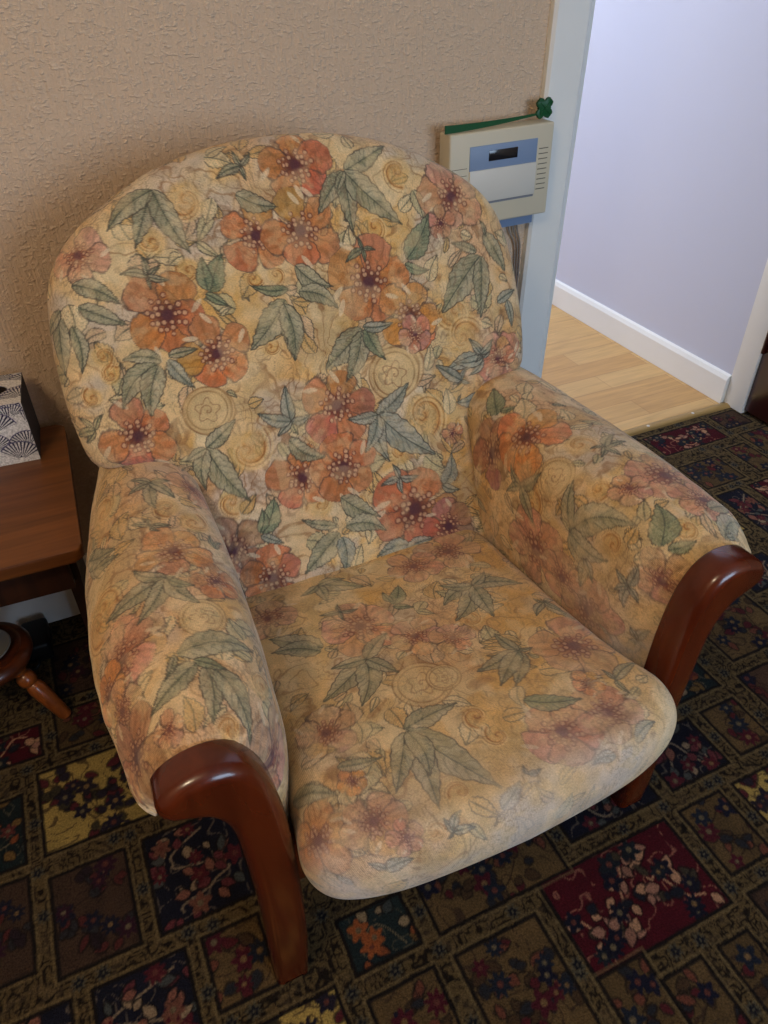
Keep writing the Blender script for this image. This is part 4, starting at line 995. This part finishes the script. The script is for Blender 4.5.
ux = np.array([c_, s_, 0]); uy = np.array([-s_, c_, 0]); uz = np.array([0, 0, 1.0])
w_, d_, h_ = .118, .118, .113
o = np.array([-.103, 1.239, .4903]) - ux*w_
parts = []
hole = lambda u, v: ((u-w_/2)/.036)**2 + ((v-d_/2)/.019)**2 > 1
painted_quad(parts, o, ux, uz, w_, h_, (110, 106), fans(1))
painted_quad(parts, o+uz*h_, ux, uy, w_, d_, (110, 110), fans(2), hole)
painted_quad(parts, o+ux*w_, uy, uz, d_, h_, (70, 70), lambda p: np.tile(np.array([[74., 74, 80]]), (len(p), 1)))  # shade on this side painted in as dark grey
painted_quad(parts, o+uy*d_, -uy, uz, d_, h_, (70, 70), lambda p: np.tile(np.array([[74., 74, 80]]), (len(p), 1)))  # opposite side given the same painted-in shade
painted_quad(parts, o+ux*w_+uy*d_, -ux, uz, w_, h_, (70, 70), fans(4))
V = np.concatenate([p[0] for p in parts]); C3 = np.concatenate([p[2] for p in parts]); off = 0; Fs = []
for p in parts: Fs.append(p[1]+off); off += len(p[0])
M['card'] = attr_mat('printed_card', .6, .05, .0005, 'carpet')
link('carton', mesh_np('carton', V, np.concatenate(Fs), None, C3, False), M['card'], tx)
bm = bmesh.new()
cen = o + ux*w_/2 + uy*d_/2
ring = lambda k, z: tuple(cen + ux*.0365*math.cos(k) + uy*.0195*math.sin(k) + uz*z)
a_ = [bm.verts.new(ring(2*PI*k/28, h_-.001)) for k in range(28)]; b_ = [bm.verts.new(ring(2*PI*k/28, h_-.05)) for k in range(28)]
for k in range(28): bm.faces.new((a_[k], a_[(k+1) % 28], b_[(k+1) % 28], b_[k]))
bm.faces.new(b_)
link('opening', bm_mesh('opening', bm, True, 50), M['lining'], tx)

# ------------------------------------------------------------------ little stool under the table
SX, SY, SZ = -.303, 1.160, .165
st_ = thing('milking_stool', 'small round wooden stool with a turned splayed leg beside the side table', 'stool', (SX, SY, 0))
bm = bmesh.new()
add_lathe(bm, [(.0, SZ-.034), (.066, SZ-.034), (.079, SZ-.028), (.084, SZ-.018), (.084, SZ-.010), (.080, SZ-.004), (.076, SZ), (.068, SZ+.001), (.064, SZ-.003), (.060, SZ-.004), (0, SZ-.004)], Matrix.Translation((SX, SY, 0)), 56)
link('seat', bm_mesh('seat', bm, True, 50), M['stool'], st_)
for k in range(3):
    a = -.66 + k*2*PI/3
    top = Vector((SX+.058*math.cos(a), SY+.058*math.sin(a), SZ-.032)); foot = Vector((SX+.128*math.cos(a), SY+.118*math.sin(a), .004))
    d = (foot-top); L = d.length
    rot = d.to_track_quat('Z', 'Y').to_matrix().to_4x4()
    bm = bmesh.new()
    add_lathe(bm, [(.012, -.004), (.014, .002), (.0155, .010), (.011, .016), (.0165, .022), (.0175, .032), (.0165, .040), (.0115, .045), (.0145, .050), (.0165, .058), (.0155, L*.6), (.0125, L-.006), (.010, L)], Matrix.Translation(top) @ rot, 22)
    link('leg', bm_mesh('leg', bm, True, 50), M['stoolleg'], st_)
di = thing('dish', 'small grey round dish resting on the little wooden stool', 'dish', (SX, SY, SZ))
bm = bmesh.new()
add_lathe(bm, [(0, SZ-.0035), (.030, SZ-.0035), (.046, SZ+.002), (.050, SZ+.008), (.048, SZ+.009), (.044, SZ+.004), (.028, SZ), (0, SZ-.001)], Matrix.Translation((SX+.002, SY, 0)), 48)
link('dish_body', bm_mesh('dish_body', bm, True, 50), M['dish'], di)

pa = thing('power_adaptor', 'small black plastic plug lying on the carpet against the white skirting board', 'plug', (-.24, 1.315, 0))
bm = bmesh.new(); add_box(bm, -.262, -.208, 1.255, 1.345, 0.0005, .05, .009, 3)
link('plug_body', bm_mesh('plug_body', bm, True, 45), M['black'], pa)
bm = bmesh.new()
add_tube(bm, [tuple(p) for p in catmull(np.array([(-.238, 1.256, .02), (-.240, 1.238, .014), (-.262, 1.235, .006), (-.32, 1.245, .0045), (-.40, 1.29, .0045), (-.5, 1.33, .0045)]), 40)], .0035, 8)
link('flex', bm_mesh('flex', bm, True), M['black'], pa)

# ------------------------------------------------------------------ alarm panel on the wall
BX0, BX1, BZ0, BZ1, BY = .748, .984, .741, .915, WY-.058
ap = thing('alarm_panel', 'ivory plastic alarm control panel fixed to the papered wall by the door casing', 'alarm panel', (.865, WY, .83))
bm = bmesh.new()
add_box(bm, BX0, BX1, BY, WY-.014, BZ0, BZ1, .004, 3)
link('housing', bm_mesh('housing', bm, True, 40), M['plastic'], ap)
bm = bmesh.new(); add_box(bm, BX0+.02, BX1-.012, WY-.028, WY-.0005, BZ0-.026, BZ1-.03, .002)
link('back_plate', bm_mesh('back_plate', bm, True, 40), M['bluegrey'], ap)
def face(name, x0, x1, z0, z1, t, m, bv=.001):
    bm = bmesh.new(); add_box(bm, x0, x1, BY-t, BY+.002, z0, z1, bv, 2)
    return link(name, bm_mesh(name, bm, True, 40), m, ap)
W_, H_ = BX1-BX0, BZ1-BZ0
fx = lambda f: BX0+W_*f
fz = lambda f: BZ1-H_*f
dp = face('display_panel', fx(.185), fx(.84), fz(.40), fz(.145), .0015, M['bluegrey'])
face('display', fx(.365), fx(.645), fz(.315), fz(.205), .0022, M['lcd'], .0005)
face('flap', fx(.185), fx(.84), fz(.745), fz(.395), .004, M['flap'], .0015)
face('groove', fx(.185), fx(.84), fz(.775), fz(.752), .0006, M['groove'], .0002)
for k in range(9):
    face('vent_slot', fx(.862), fx(.955), fz(.262+.055*k)-.0008, fz(.262+.055*k)+.0008, .0004, M['slot'], .0002)
for k in range(3):
    face('vent_slot', fx(.02), fx(.165), fz(.36+.075*k)-.0005, fz(.36+.075*k)+.0005, .0003, M['slot'], .0001)
for k, (x0, x1) in enumerate(((.934, .950), (.943, .957), (.950, .963))):
    bm = bmesh.new()
    add_tube(bm, [tuple(p) for p in catmull(np.array([(x0-.012+.004*k, WY-.006, BZ0-.018), (x0-.004+.002*k, WY-.007, BZ0-.045), (x1, WY-.0045, .64), (x1-.002, WY-.0045, .45), (x1-.004, WY-.0045, .20), (x1-.006, WY-.020, .145), (x1-.008, WY-.0235, .01)]), 60)], .0017, 8)
    link('cable', bm_mesh('cable', bm, True), M['cable'], ap)

ap.rotation_euler.y = -.020; ap.location.z += .003; ap.location.x += .002
# green clover stirrer lying along the top of the panel
gs = thing('clover_stick', 'long green plastic stick ending in a four-leaf clover, lying on the alarm panel', 'ornament', (.86, 1.36, BZ1))
bm = bmesh.new()
zt = BZ1+.0008
A0, A1 = Vector((.739, WY-.050, zt)), Vector((.962, WY-.034, zt+.008))
n = 14
rings = []
for i in range(n+1):
    f = i/n; p = A0.lerp(A1, f); hh = .0115*(1-f)**.9+.0028; th = .0013
    zc = zt + .010*f*f
    rings.append([bm.verts.new(q) for q in ((p.x, p.y-th, zc), (p.x, p.y-th, zc+hh*.5), (p.x, p.y-th, zc+hh), (p.x, p.y+th, zc+hh), (p.x, p.y+th, zc+hh*.5), (p.x, p.y+th, zc))])
for a, b in zip(rings, rings[1:]):
    for k in range(6): bm.faces.new((a[k], a[(k+1) % 6], b[(k+1) % 6], b[k]))
bm.faces.new(rings[0][::-1]); bm.faces.new(rings[-1])
link('stick', bm_mesh('stick', bm, True, 35), M['green'], gs)
bm = bmesh.new()
o2 = []
for k in range(96):
    a = 2*PI*k/96
    r = .0075 + .0145*abs(math.sin(2*a))**.5 - .003*max(0, -math.cos(4*a) - .80)/.20
    o2.append((r*math.cos(a), r*math.sin(a)))
cx, cz = .970, BZ1+.021
add_prism(bm, [(cx+x, cz+z) for x, z in o2], WY-.037, WY-.031, 'xz', .0012, 2)
link('clover', bm_mesh('clover', bm, True, 40), M['green'], gs)
for k in range(4):
    a = PI/4+PI/2*k
    bm = bmesh.new(); add_tube(bm, [(cx, WY-.0372, cz), (cx+.015*math.cos(a), WY-.0372, cz+.015*math.sin(a))], .0009, 6)
    link('leaf_vein', bm_mesh('leaf_vein', bm, True), M['green'], gs)

gs.rotation_euler.y = -.020; gs.location.z += .0035; gs.location.x += .002
# ------------------------------------------------------------------ ceiling lamp of the room (out of view, it lights the scene)
lp = thing('ceiling_lamp', 'white ceiling rose with short pendant stem overhead in the room', 'lamp', (-.9, -.3, H))
bm = bmesh.new(); add_lathe(bm, [(.0, H-.001), (.06, H-.001), (.055, H-.03), (.012, H-.04), (.012, H-.10), (0, H-.10)], Matrix.Translation((-.9, -.3, 0)), 32)
link('rose', bm_mesh('rose', bm, True, 45), M['white'], lp)

# ------------------------------------------------------------------ light
def area(name, loc, tgt, sx, sy, power, c, spread=180):
    l = bpy.data.lights.new(name, 'AREA'); l.shape = 'RECTANGLE'; l.size = sx; l.size_y = sy; l.energy = power; l.color = c
    l.spread = math.radians(spread)
    o = bpy.data.objects.new(name, l); COL.objects.link(o); o.location = loc
    o.rotation_euler = (Vector(tgt)-Vector(loc)).to_track_quat('-Z', 'Y').to_euler()
    return o
area('window_daylight', ((WX0+WX1)/2, RY0-.015, (WZ0+WZ1)/2), ((WX0+WX1)/2, 0, (WZ0+WZ1)/2-.4), WX1-WX0-.1, WZ1-WZ0-.1, LW, (.56, .75, 1.0))
l = bpy.data.lights.new('lamp_bulb', 'POINT'); l.energy = LL; l.color = (1.0, .80, .54); l.shadow_soft_size = .16
o = bpy.data.objects.new('lamp_bulb', l); COL.objects.link(o); o.location = (-.9, -.3, H-.22)
area('hall_daylight', (.75, 3.0, 2.2), (1.8, 2.2, .4), .9, .9, LH, (.86, .92, 1.0))

w = bpy.data.worlds.new('world'); sc.world = w; w.use_nodes = True
w.node_tree.nodes['Background'].inputs[0].default_value = (.55, .65, .85, 1); w.node_tree.nodes['Background'].inputs[1].default_value = .5
sc.view_settings.view_transform = 'Standard'; sc.view_settings.look = 'None'; sc.view_settings.gamma = 1.0
sc.view_settings.use_curve_mapping = False
sc.view_settings.exposure = 0.0
try: sc.cycles.use_denoising = True
except Exception: pass
